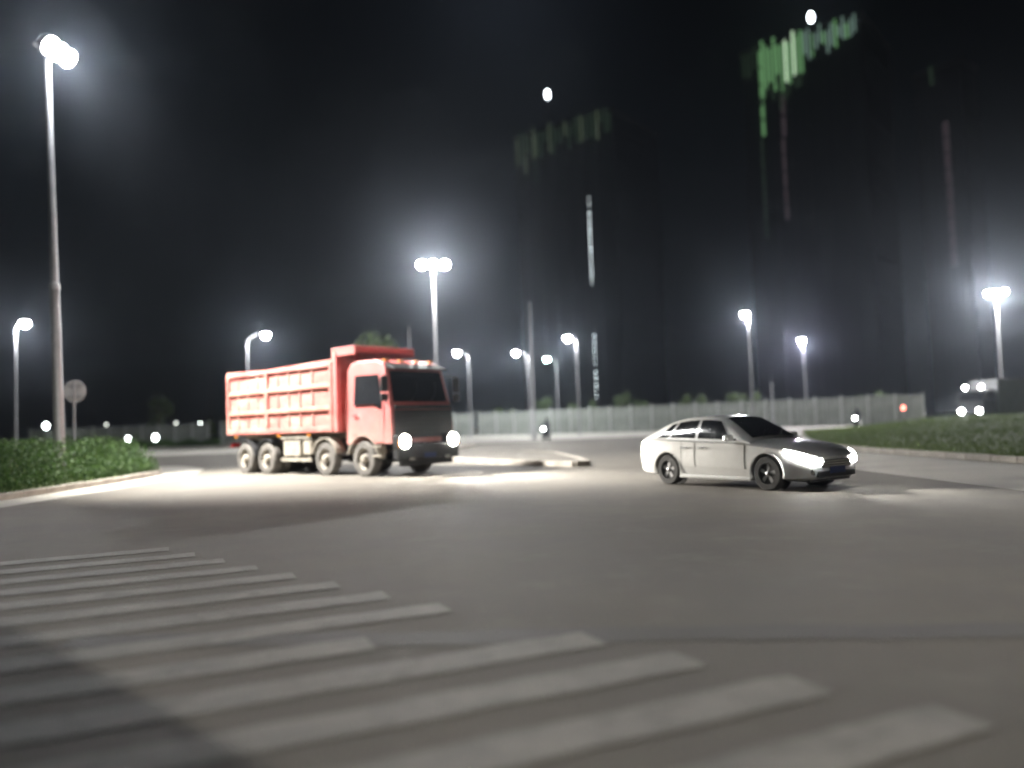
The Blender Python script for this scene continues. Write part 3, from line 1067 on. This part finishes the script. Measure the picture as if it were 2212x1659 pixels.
# grille with slats, badge-less panel
gr = MB().box((1.41, 0, 1.54), (.03, 2.34, .84)).build('grille', M['black'], cab, bevel=.01)
for k in range(5):
    MB().box((1.43, 0, 1.28 + .14 * k), (.035, 1.8, .05)).build('slat', M['dark_metal'], gr, bevel=.008)
MB().box((1.405, 0, 2.04), (.05, 2.3, .12)).build('panel', M['black'], cab, bevel=.01)
bp = MB().box((1.50, 0, .72), (.26, 2.44, .46)).box((1.46, 0, .40), (.16, 2.1, .18)).build('bumper', M['dark_metal'], tr, bevel=.04)
MB().box((1.635, 0, .60), (.012, .48, .15)).build('number_plate', M['plate_blue'], bp)
MB().box((1.64, 0, .83), (.02, .9, .06)).build('step', M['black'], bp)
for s in (-1, 1):
    hb = MB().box((1.50, s * .98, 1.03), (.26, .52, .40)).build('headlight', M['black'], tr, bevel=.03)
    MB().lathe((1.62, s * .98, 1.03), (1, 0, 0), [(0, .20), (.03, .195), (.055, .13), (.06, .02)], 24).build('lens', M['headlight'], hb, True)
    MB().box((1.60, s * 1.20, .98), (.06, .07, .24)).build('indicator', M['amber'], hb, bevel=.01)
    lamp_light('SPOT', (1.80, s * .98, 1.03), 12000, tr, (1, .93, .82), .09, (1, 0, -.02), 64, 1.0)
    MB().box((1.638, s * .72, .52), (.03, .2, .12)).build('fog_lamp', M['chrome'], bp, bevel=.01)
# doors
for s in (-1, 1):
    def sy(z):
        return s * (1.24 - max(0, z - 2.1) * .075 + .008)
    mb = MB()
    dpts = [(-.48, 1.25), (.22, 1.25), (.60, 1.02), (.98, 1.02), (1.02, 2.1), (.80, 3.16), (-.46, 3.2)]
    n = len(dpts)
    mb.add([(x, sy(z), z) for x, z in dpts] + [(x, sy(z) - s * .03, z) for x, z in dpts], [tuple(range(n)), tuple(range(2 * n - 1, n - 1, -1))] + [(i, (i + 1) % n, n + (i + 1) % n, n + i) for i in range(n)])
    dr = mb.build('door', M['truck_red'], cab)
    wpts = [(-.38, 2.16), (.55, 2.16), (.90, 2.02), (.92, 2.2), (.74, 3.04), (-.36, 3.06)]
    n = len(wpts)
    mb = MB()
    mb.add([(x, sy(z) + s * .008, z) for x, z in wpts] + [(x, sy(z) - s * .02, z) for x, z in wpts], [tuple(range(n)), tuple(range(2 * n - 1, n - 1, -1))] + [(i, (i + 1) % n, n + (i + 1) % n, n + i) for i in range(n)])
    mb.build('window', M['glass'], dr)
    MB().box((-.32, sy(1.85) + s * .02, 1.85), (.2, .03, .05)).build('handle', M['black'], dr, bevel=.008)
    MB().path([(1.05, s * 1.22, 3.0), (1.36, s * 1.46, 3.0), (1.36, s * 1.46, 2.2), (1.22, s * 1.22, 2.15)], .018, .018, 8).build('mirror_arm', M['black'], cab, True)
    mi = MB().box((1.33, s * 1.46, 2.72), (.10, .24, .46)).box((1.33, s * 1.46, 2.33), (.10, .24, .22)).build('mirror', M['black'], cab, bevel=.03)
    MB().box((.66, s * 1.20, .62), (.40, .10, .06)).box((.66, s * 1.22, .90), (.40, .06, .05)).box((.66, s * 1.10, .75), (.42, .05, .42)).build('step', M['dusty_frame'], tr, bevel=.01)
    # wheel-arch trim over the first axle, mudguards over the others
    for nm, x0, r0, a0, a1, mm in (('wheel_arch', 0, .70, 12, 168, 'dusty_frame'), ('mudguard', AX[1], .64, 15, 165, 'dusty_frame'), ('mudguard', AX[2], .64, 62, 172, 'dark_metal'), ('mudguard', AX[3], .64, 8, 118, 'dark_metal')):
        mb = MB()
        rw = [[], [], [], []]
        for k in range(15):
            a = R(a0 + (a1 - a0) * k / 14)
            cx, cz = x0 + r0 * math.cos(a), .53 + r0 * math.sin(a)
            ex, ez = x0 + (r0 + .04) * math.cos(a), .53 + (r0 + .04) * math.sin(a)
            rw[0].append((cx, s * 1.255, cz))
            rw[1].append((ex, s * 1.255, ez))
            rw[2].append((ex, s * .88, ez))
            rw[3].append((cx, s * .88, cz))
        mb.grid([rw[0], rw[1], rw[2], rw[3], rw[0]])
        mb.build(nm, M[mm], tr, True)
# gear between cab and bed
MB().box((-1.02, .55, 1.9), (.30, .8, 1.7)).tube((-1.0, -.65, 1.0), (-1.0, -.65, 3.2), .11, .11, 14).build('air_intake', M['dark_metal'], tr, bevel=.03)
# tipping bed: walls, ribs, head board with canopy over the cab
X0, X1, ZB, ZT, YW = -7.85, -1.42, 1.36, 3.66, 1.25
MB().box(((X0 + X1) / 2, 0, ZB + .05), (X1 - X0, 2.3, .1)).box(((X0 + X1) / 2, .45, ZB - .12), (X1 - X0, .12, .22)).box(((X0 + X1) / 2, -.45, ZB - .12), (X1 - X0, .12, .22)).build('bed_floor', M['dusty_frame'], tr)
for s in (-1, 1):
    sd = MB().prism([(X0, ZB), (X1, ZB), (X1, ZT + .02), (X0 + 2.6, ZT - .07), (X0, ZT)], 'y', min(s * (YW - .10), s * (YW - .05)), max(s * (YW - .10), s * (YW - .05))).build('bed_side', M['bed_red'], tr)
    for z0, z1, m in ((ZB + .02, ZB + .20, 'bed_red'), (2.06, 2.20, 'bed_dust'), (2.78, 2.92, 'bed_dust'), (ZT - .22, ZT - .10, 'bed_red')):
        MB().box(((X0 + X1) / 2, s * (YW - .015), (z0 + z1) / 2), (X1 - X0 - .04, .07, z1 - z0)).build('rib', M[m], sd, bevel=.02)
    for x in (X0 + .10, X0 + 2.65, X1 - .09):
        MB().box((x, s * (YW - .01), (ZB + ZT) / 2 - .04), (.16, .085, ZT - ZB - .1)).build('upright', M['bed_red'], sd, bevel=.02)
    for x in (X0 + .75, X0 + 1.4, X0 + 2.02, X0 + 3.3, X0 + 3.95, X0 + 4.6, X0 + 5.3):
        for za, zb in ((1.58, 2.04), (2.22, 2.76), (2.94, 3.42)):
            MB().box((x, s * (YW - .035), (za + zb) / 2), (.07, .032, zb - za)).build('stiffener', M['bed_red'], sd)
    # dusty skirt boxes, fuel tank, side guard
    if s < 0:
        MB().box((-3.75, s * 1.0, .86), (.95, .46, .56)).build('fuel_tank', M['dusty_frame'], tr, bevel=.06)
        MB().box((-2.90, s * 1.0, .90), (.44, .44, .48)).build('battery_box', M['dusty_frame'], tr, bevel=.03)
    else:
        MB().tube((-4.2, s * 1.0, .85), (-2.8, s * 1.0, .85), .26, .26, 20).build('air_tank', M['dusty_frame'], tr, True)
    sg_ = MB().box((-3.5, s * 1.23, .50), (1.75, .035, .10)).box((-3.5, s * 1.23, 1.22), (1.75, .035, .06))
    for x in (-4.2, -3.5, -2.8):
        sg_.box((x, s * 1.21, .82), (.05, .03, .75))
    sg_.build('side_guard', M['dusty_frame'], tr)
    for x in (-7.2, -4.45, -2.72):
        MB().box((x, s * 1.265, 1.30), (.14, .02, .06)).build('side_marker', M['amber'], tr)
    MB().box((-7.8, s * .95, 1.0), (.06, .34, .16)).build('tail_lamp', M['red_plastic'], tr, bevel=.01)
    MB().tube((-2.3, s * .25, 1.1), (-1.5, s * .25, 1.5), .07, .07, 10).build('hoist_ram', M['chrome'], tr, True)
MB().box((X0 - .03, 0, (ZB + ZT) / 2), (.07, 2.42, ZT - ZB)).box((X0 - .08, 0, 2.1), (.06, 2.3, .12)).box((X0 - .08, 0, 3.0), (.06, 2.3, .12)).build('tailgate', M['bed_red'], tr, bevel=.015)
hb = MB().box((X1 + .05, 0, 2.68), (.12, 2.50, 2.64)).build('headboard', M['bed_red'], tr, bevel=.02)
for y in (-1.17, -.4, .4, 1.17):
    MB().box((X1 + .15, y, 2.62), (.12, .16, 2.5)).build('upright', M['truck_red'], hb, bevel=.02)
MB().box((X1 + .55, 0, 3.97), (1.15, 2.44, .07)).box((X1 + .55, -1.19, 3.86), (1.15, .06, .26)).box((X1 + .55, 1.19, 3.86), (1.15, .06, .26)).box((X1 + 1.12, 0, 3.90), (.06, 2.4, .17)).build('canopy', M['truck_red'], hb, bevel=.015)


# ------------------------------------------------------------------ silver sedan
PHI = 33
car = empty('silver_car', (5.50, 15.50, 0), R(-57))
tag(car, 'silver sedan turning across the junction with its headlights on', 'car')
XS = [-3.67, -3.60, -3.42, -3.05, -2.6, -1.6, -.75, -.3, .3, .60, .79, .88]
ZLO = [.36, .27, .21, .18, .17, .17, .17, .17, .18, .19, .22, .30]
ZSH = [.86, .94, .985, 1.0, .985, .95, .925, .885, .82, .755, .68, .60]
ZTP = [.92, 1.01, 1.06, 1.065, 1.04, 1.0, .995, .955, .885, .81, .72, .63]
WID = [.66, .77, .845, .885, .89, .89, .89, .89, .88, .83, .72, .58]
rows = []
NST = 56
for k in range(NST + 1):
    x = XS[0] + (XS[-1] - XS[0]) * k / NST
    lo_, sh, tp, w = (pchip(XS, a, x) for a in (ZLO, ZSH, ZTP, WID))
    mid = lo_ + (sh - lo_) * .55
    half = [(0, lo_), (w * .80, lo_), (w * .95, lo_ + .05), (w * .985, lo_ + (mid - lo_) * .55), (w, mid), (w * .985, mid + (sh - mid) * .45), (w * .965, sh - .05), (w * .90, sh), (w * .70, sh + (tp - sh) * .62), (w * .36, tp - .006), (0, tp)]
    ring = [(x, y, z) for y, z in half] + [(x, -y, z) for y, z in half[-2:0:-1]]
    rows.append(ring)
mb = MB().grid(rows, True)
mb.add(rows[0], [tuple(range(len(rows[0])))]).add(rows[-1], [tuple(range(len(rows[0])))])
body = mb.build('body', M['silver'], car, True)
body.modifiers.clear()
cutters = []
for x in (0, -2.65):
    for s in (-1, 1):
        c = MB().tube((x, s * .62, .325), (x, s * 1.2, .325), .375, .375, 40).build('cutter', M['black'])
        c.parent = car
        cutters.append(c)
cut(body, cutters)
body.data.materials.clear()
body.data.materials.append(M['silver'])
for p_ in body.data.polygons:
    p_.use_smooth = True
    p_.material_index = 0
md = body.modifiers.new('edge', 'EDGE_SPLIT')
md.split_angle = R(32)
for x in (0, -2.65):
    for s in (-1, 1):
        MB().lathe((x, s * .60, .325), (0, s, 0), [(0, .372), (.02, .372), (.02, .30)], 32).build('wheel_well', M['black'], car)
        mb = MB()
        r4 = [[], [], []]
        for k in range(21):
            a = R(-12 + 204 * k / 20)
            for j, (rr_, yy) in enumerate(((.372, .875), (.395, .892), (.405, .875))):
                r4[j].append((x + rr_ * math.cos(a), s * yy, .325 + rr_ * math.sin(a)))
        mb.grid(r4).build('arch_lip', M['silver'], body, True)
        wheel(car, (x, s * .775, .32), .32, .205, s, 'rubber', 'alloy', 5)
# greenhouse
CX = [-3.42, -3.2, -2.9, -2.55, -2.15, -1.7, -1.28, -1.0, -.72, -.42]
CZ = [1.05, 1.14, 1.28, 1.395, 1.45, 1.462, 1.425, 1.30, 1.145, .965]


def cz(x):
    return pchip(CX, CZ, x)


def belt(x):
    return pchip(XS, ZSH, x) - .012


def roofw(x):
    t = (cz(x) - belt(x)) / .48
    return .805 - .225 * max(0, min(1, t)) ** 1.0


def side_pt(x, t, off=0.0):
    """t = 0 at the belt line, 1 at the roof rail"""
    zb, zr = belt(x), cz(x) - .045
    yb, yr = .815, roofw(x)
    bul = .022 * math.sin(math.pi * t)
    return (x, yb + (yr - yb) * t + bul + off, zb + (zr - zb) * t + off * .3)


rows = []
for k in range(41):
    x = CX[0] + (CX[-1] - CX[0]) * k / 40
    hp = [side_pt(x, t)[1:] for t in (0, .25, .5, .75, 1)]
    zr, yr = cz(x) - .045, roofw(x)
    hp += [(yr * .93, zr + .022), (yr * .7, zr + .036), (yr * .36, zr + .043), (0, zr + .045)]
    rows.append([(x, y, z) for y, z in hp] + [(x, -y, z) for y, z in hp[-2::-1]])
MB().grid(rows).build('roof', M['silver'], car, True)


def strip_glass(name, xs_lo, xs_hi, s, parent):
    """side window between two slanted edges; xs = (x at belt, x at roof)"""
    mb = MB()
    rw = []
    for i in range(13):
        u = i / 12
        col = []
        for j in range(6):
            t = .10 + .80 * j / 5
            x = (xs_lo[0] + (xs_lo[1] - xs_lo[0]) * t) * (1 - u) + (xs_hi[0] + (xs_hi[1] - xs_hi[0]) * t) * u
            p_ = side_pt(x, t, .008)
            col.append((p_[0], s * p_[1], p_[2]))
        rw.append(col)
    return mb.grid(rw).build(name, M['glass'], parent, True)


def end_glass(name, xa, xb, parent, k=.86):
    rw = []
    for i in range(11):
        x = xa + (xb - xa) * i / 10
        zr, yr = cz(x) - .045, roofw(x)
        nx = .010 if xb > xa else -.010
        rw.append([(x + nx, yr * k * v, zr + .045 - .03 * abs(v) ** 2.2 + .010) for v in [-1 + 2 * j / 14 for j in range(15)]])
    return MB().grid(rw).build(name, M['glass'], parent, True)


ws = end_glass('windscreen', -1.24, -.50, car)
rwn = end_glass('rear_window', -2.62, -3.34, car)
for y0 in (-.35, .15):
    MB().path([(-.46, y0, 1.012), (-.62, y0 + .25, 1.10), (-.70, y0 + .42, 1.15)], .008, .007, 6).build('wiper', M['black'], ws)
for s in (-1, 1):
    for nm, a, b, d0, d1, hx in (('door', (-1.80, -1.80), (-.78, -1.34), -.52, -1.82, -1.64), ('rear_door', (-2.62, -2.42), (-1.90, -1.88), -1.84, -2.22, -2.12)):
        mb = MB()
        rw = []
        for i in range(9):
            x = d0 + (d1 - d0) * i / 8
            sh, lo_ = pchip(XS, ZSH, x), pchip(XS, ZLO, x)
            w = pchip(XS, WID, x)
            mid = lo_ + (sh - lo_) * .55
            col = []
            for (yy, z) in ((w * .985, lo_ + (mid - lo_) * .55), (w, mid), (w * .985, mid + (sh - mid) * .45), (w * .965, sh - .05)):
                col.append((x, s * (yy + .005), z))
            rw.append(col)
        dr = mb.grid(rw).build(nm, M['silver'], car, True)
        strip_glass('window', a, b, s, dr)
        MB().box((hx, s * .902, .80), (.19, .03, .03)).build('handle', M['chrome'], dr, bevel=.008)
        for xx in (d0, d1):
            sh, lo_, w = pchip(XS, ZSH, xx), pchip(XS, ZLO, xx), pchip(XS, WID, xx)
            mid = lo_ + (sh - lo_) * .55
            sm_ = [(xx, s * (w * q + .005), z) for q, z in ((.985, lo_ + (mid - lo_) * .55), (1.0, mid), (.985, mid + (sh - mid) * .45), (.965, sh - .05))]
            MB().path(sm_, .003, .003, 5).build('seam', M['black'], dr)
    strip_glass('quarter_window', (-3.02, -2.62), (-2.70, -2.50), s, car)
    mr_ = MB().box((-.80, s * .99, 1.0), (.12, .20, .13)).build('mirror', M['silver'], car, bevel=.035)
    MB().box((-.78, s * .87, .965), (.06, .10, .04)).build('bracket', M['black'], mr_)
    # headlight: swept lens following the corner
    rw = []
    for i in range(13):
        t = i / 12
        x = .865 - .47 * t
        sh, lo_ = pchip(XS, ZSH, x), pchip(XS, ZLO, x)
        w = pchip(XS, WID, x)
        z1 = sh - .012 - .02 * t
        z0 = sh - .115 - .05 * math.sin(math.pi * min(1, t * 1.15)) + .075 * t
        rw.append([(x + .020, s * (w * q + .016), z) for q, z in ((.995, z0), (1.0, z0 + (z1 - z0) * .35), (.99, z0 + (z1 - z0) * .7), (.945, z1))])
    rw.insert(0, [(.888 + .006, s * (.44 if j in (0, 3) else .42), z[2]) for j, z in enumerate(rw[0])])
    hl = MB().grid(rw).build('headlight', M['headlight_white'], car, True)
    lamp_light('SPOT', (1.02, s * .62, .66), 1100, car, (1, .98, .92), .07, (1, 0, -.05), 76, 1.0)
    MB().lathe((.835, s * .60, .36), (1, 0, 0), [(-.06, .07), (.0, .07), (.02, .05)], 16).build('fog_lamp', M['chrome'], car, True)
    rw = []
    for i in range(7):
        t = i / 6
        x = -3.655 + .28 * t
        w = pchip(XS, WID, x)
        rw.append([(x - .012, s * (w * (.72 + .24 * t) + .012), .70 + .06 * t), (x - .018, s * (w * (.73 + .25 * t) + .014), .80 + .05 * t), (x - .012, s * (w * (.70 + .26 * t) + .006), .90 + .03 * t)])
    MB().grid(rw).build('tail_lamp', M['red_plastic'], car, True)
    MB().box((-1.32, s * .86, .20), (1.9, .08, .07)).build('sill', M['silver'], car, bevel=.02)
g = MB().box((.885, 0, .50), (.03, .86, .15)).build('grille', M['black'], car, bevel=.01)
for k in range(3):
    MB().box((.905, 0, .455 + .045 * k), (.02, .82, .012)).build('slat', M['chrome'], g)
MB().box((.86, 0, .31), (.10, 1.10, .11)).build('air_dam', M['black'], car, bevel=.02)
MB().box((.918, 0, .385), (.014, .44, .13)).build('number_plate', M['plate_blue'], car)
MB().box((-3.685, 0, .78), (.014, .44, .13)).build('rear_plate', M['plate_blue'], car)
MB().box((-3.60, 0, .36), (.12, 1.2, .14)).build('rear_diffuser', M['black'], car, bevel=.02)
MB().box((-1.35, 0, .20), (4.2, 1.2, .06)).build('underbody', M['black'], car)
MB().box((-1.6, 0, .55), (1.9, 1.35, .5)).build('cabin_floor', M['black'], car)


# ------------------------------------------------------------------ pale box lorry at the far right
p = at(2104, 915, 70)
lo_r = empty('box_lorry', (p.x + .3, p.y, 0), R(-150))
tag(lo_r, 'pale box lorry beyond the lawn with four white front lights', 'lorry')
MB().box((-2.4, 0, .75), (7.4, .8, .25)).build('chassis', M['dark_metal'], lo_r)
lc = MB().prism([(-1.0, .6), (-1.0, 2.75), (-.7, 3.0), (.55, 2.95), (.95, 2.0), (1.05, 1.7), (1.05, .6)], 'y', -1.15, 1.15).build('cab', M['dark_metal'], lo_r, bevel=.05)
MB().prism([(.60, 2.86), (.94, 2.08), (.965, 2.09), (.625, 2.87)], 'y', -1.02, 1.02).build('windscreen', M['glass'], lc)
for s in (-1, 1):
    MB().prism([(-.6, 1.95), (.72, 1.95), (.42, 2.75), (-.6, 2.75)], 'y', s * 1.155 - .008, s * 1.155 + .008).build('window', M['glass'], lc)
    MB().box((.85, s * 1.34, 2.35), (.1, .2, .5)).build('mirror', M['black'], lc, bevel=.02)
    MB().box((.85, s * 1.22, 2.5), (.04, .2, .04)).build('mirror_arm', M['black'], lc)
    MB().lathe((1.04, s * .78, 1.15), (1, 0, 0), [(0, .20), (.05, .19), (.08, .1)], 20).build('headlight', M['headlight_white'], lo_r, True)
    MB().lathe((.40, s * .72, 3.24), (1, 0, 0), [(0, .15), (.05, .14), (.07, .08)], 20).build('roof_light', M['headlight_white'], lo_r, True)
    MB().box((.36, s * .72, 3.03), (.06, .06, .24)).build('bracket', M['black'], lo_r)
    lamp_light('SPOT', (1.25, s * .78, 1.15), 2500, lo_r, (1, 1, .95), .1, (1, 0, -.08), 80, .8)
    for x in (0, -3.8, -5.0):
        wheel(lo_r, (x, s * 1.0, .48), .48, .28, s, 'rubber', 'dusty_frame')
MB().box((1.05, 0, .72), (.2, 2.3, .4)).build('bumper', M['black'], lo_r, bevel=.03)
bx = MB().box((-3.75, 0, 2.42), (5.1, 2.45, 3.0)).build('cargo_box', M['box_grey'], lo_r, bevel=.02)
for k in range(6):
    for s in (-1, 1):
        MB().box((-6.2 + .98 * k, s * 1.235, 2.42), (.05, .03, 2.9)).build('rib', M['galv'], bx)
MB().box((-1.1, 0, 2.5), (.25, 2.2, .5)).build('cab_rack', M['dark_metal'], lo_r)


# ------------------------------------------------------------------ scooters with riders
def scooter(px, dist, yaw, label, plabel, power):
    x = xat(px, dist)
    r = empty('scooter', (x, dist, 0), yaw)
    tag(r, label, 'scooter')
    for wx in (.62, -.60):
        MB().lathe((wx, 0, .27), (0, 1, 0), [(-.06, .15), (-.06, .24), (-.03, .27), (.03, .27), (.06, .24), (.06, .15)], 24).build('wheel', M['rubber'], r, True)
    MB().path([(.62, 0, .27), (.50, 0, .62), (.42, 0, 1.02)], .04, .03, 8).build('fork', M['dark_metal'], r, True)
    MB().path([(.40, -.34, 1.08), (.44, -.1, 1.03), (.44, .1, 1.03), (.40, .34, 1.08)], .02, .02, 8).build('handlebar', M['black'], r, True)
    MB().prism([(.36, .32), (.52, .98), (.46, 1.0), (.28, .38)], 'y', -.2, .2).build('leg_shield', M['dark_metal'], r, bevel=.03)
    MB().prism([(-.85, .62), (-.72, .40), (-.35, .28), (.40, .28), (.40, .34), (-.15, .36), (-.22, .72), (-.85, .78)], 'y', -.16, .16).build('body', M['dark_metal'], r, bevel=.05)
    MB().box((-.5, 0, .80), (.62, .26, .08)).build('seat', M['black'], r, bevel=.03)
    h = MB().box((.52, 0, .94), (.14, .24, .2)).build('headlight', M['black'], r, bevel=.04)
    MB().lathe((.59, 0, .94), (1, 0, 0), [(0, .11), (.03, .10), (.05, .04)], 16).build('lens', M['headlight_white'], h, True)
    lamp_light('SPOT', (.72, 0, .94), power, r, (1, .98, .92), .06, (1, 0, -.07), 70, .8)
    MB().box((-.88, 0, .72), (.05, .14, .07)).build('tail_lamp', M['red_plastic'], r)
    # rider: one skinned figure
    J = {'pelvis': (-.42, 0, .92, .15), 'waist': (-.40, 0, 1.08, .135), 'chest': (-.34, 0, 1.32, .165), 'neck': (-.31, 0, 1.50, .06), 'head': (-.28, 0, 1.62, .10), 'crown': (-.28, 0, 1.74, .09)}
    E = [('pelvis', 'waist'), ('waist', 'chest'), ('chest', 'neck'), ('neck', 'head'), ('head', 'crown')]
    for s, nm in ((-1, 'r'), (1, 'l')):
        J.update({'sh' + nm: (-.32, s * .19, 1.42, .07), 'el' + nm: (-.06, s * .30, 1.22, .05), 'wr' + nm: (.28, s * .32, 1.10, .036), 'ha' + nm: (.38, s * .32, 1.09, .04),
                  'hi' + nm: (-.36, s * .11, .90, .10), 'kn' + nm: (.08, s * .18, .86, .075), 'an' + nm: (.10, s * .15, .44, .05), 'to' + nm: (.26, s * .15, .40, .045)})
        E += [('chest', 'sh' + nm), ('sh' + nm, 'el' + nm), ('el' + nm, 'wr' + nm), ('wr' + nm, 'ha' + nm), ('pelvis', 'hi' + nm), ('hi' + nm, 'kn' + nm), ('kn' + nm, 'an' + nm), ('an' + nm, 'to' + nm)]
    ks = list(J)
    me = bpy.data.meshes.new('person')
    me.from_pydata([J[k][:3] for k in ks], [(ks.index(a), ks.index(b)) for a, b in E], [])
    po = bpy.data.objects.new('person', me)
    link(po)
    po.location, po.rotation_euler = r.location, r.rotation_euler
    md = po.modifiers.new('skin', 'SKIN')
    for i, k in enumerate(ks):
        sv = me.skin_vertices[0].data[i]
        sv.radius = (J[k][3], J[k][3])
        sv.use_root = (k == 'pelvis')
    po.modifiers.new('sub', 'SUBSURF').levels = 1
    po.modifiers['sub'].render_levels = 1
    me.materials.append(M['cloth'])
    tag(po, plabel, 'person')
    hm = MB()
    rows_ = []
    for k in range(8):
        a = math.pi * .62 * k / 7
        rows_.append([(-.28 + .145 * math.sin(a) * math.cos(t), .135 * math.sin(a) * math.sin(t), 1.68 + .15 * math.cos(a)) for t in [2 * math.pi * j / 18 for j in range(18)]])
    hm.grid(rows_, True).build('helmet', M['black'], po, True)


scooter(1178, 64, R(-112), 'dark scooter with lit headlight before the hoarding near the tall bare pole', 'rider in dark clothes on the scooter near the tall bare pole', 700)
scooter(1850, 62, R(-125), 'dark scooter with lit headlight beyond the lawn near the violet-white lamp', 'rider in dark clothes on the scooter beyond the lawn', 500)


# ------------------------------------------------------------------ bus added unseen behind the viewpoint to throw a shadow over the crossing
vb = empty('shadow_bus', (2.5, -1.4, 0), R(90))
tag(vb, 'unseen white bus added behind the viewpoint to shade the crossing', 'shadow_bus')
bd = MB().prism([(0, .35), (.02, 1.1), (-.02, 1.35), (-.10, 3.0), (-.2, 3.12), (-7.2, 3.12), (-7.3, 2.9), (-7.3, .35)], 'y', -1.25, 1.25).build('body', M['white_paint'], vb, bevel=.06)
MB().prism([(-.02, 1.45), (-.08, 2.85), (-.05, 2.86), (.005, 1.46)], 'y', -1.1, 1.1).build('windscreen', M['glass'], vb)
for s in (-1, 1):
    MB().box((-3.9, s * 1.255, 2.1), (5.4, .02, .9)).build('window', M['glass'], vb)
    MB().box((.02, s * .95, .85), (.06, .35, .2)).build('headlight', M['chrome'], vb, bevel=.02)
    for x in (-1.3, -5.6):
        wheel(vb, (x, s * 1.12, .42), .42, .25, s, 'rubber', 'alloy')


# ------------------------------------------------------------------ night air
hz = MB().box((0, 400, 79), (2600, 2600, 162)).build('haze', M['black'])
hz.data.materials.clear()
m, nt, p_, out = new_mat('night_air')
nt.nodes.remove(p_)
pv = nt.nodes.new('ShaderNodeVolumePrincipled')
pv.inputs['Color'].default_value = (0.74, 0.83, 1.0, 1)
pv.inputs['Density'].default_value = 0.00030
pv.inputs['Anisotropy'].default_value = 0.89
nt.links.new(pv.outputs[0], out.inputs['Volume'])
m.cycles.homogeneous_volume = True
m.cycles.volume_sampling = 'MULTIPLE_IMPORTANCE'
hz.data.materials.append(m)
tag(hz, 'thin dusty night air glowing around the lamps', 'haze', kind='stuff')
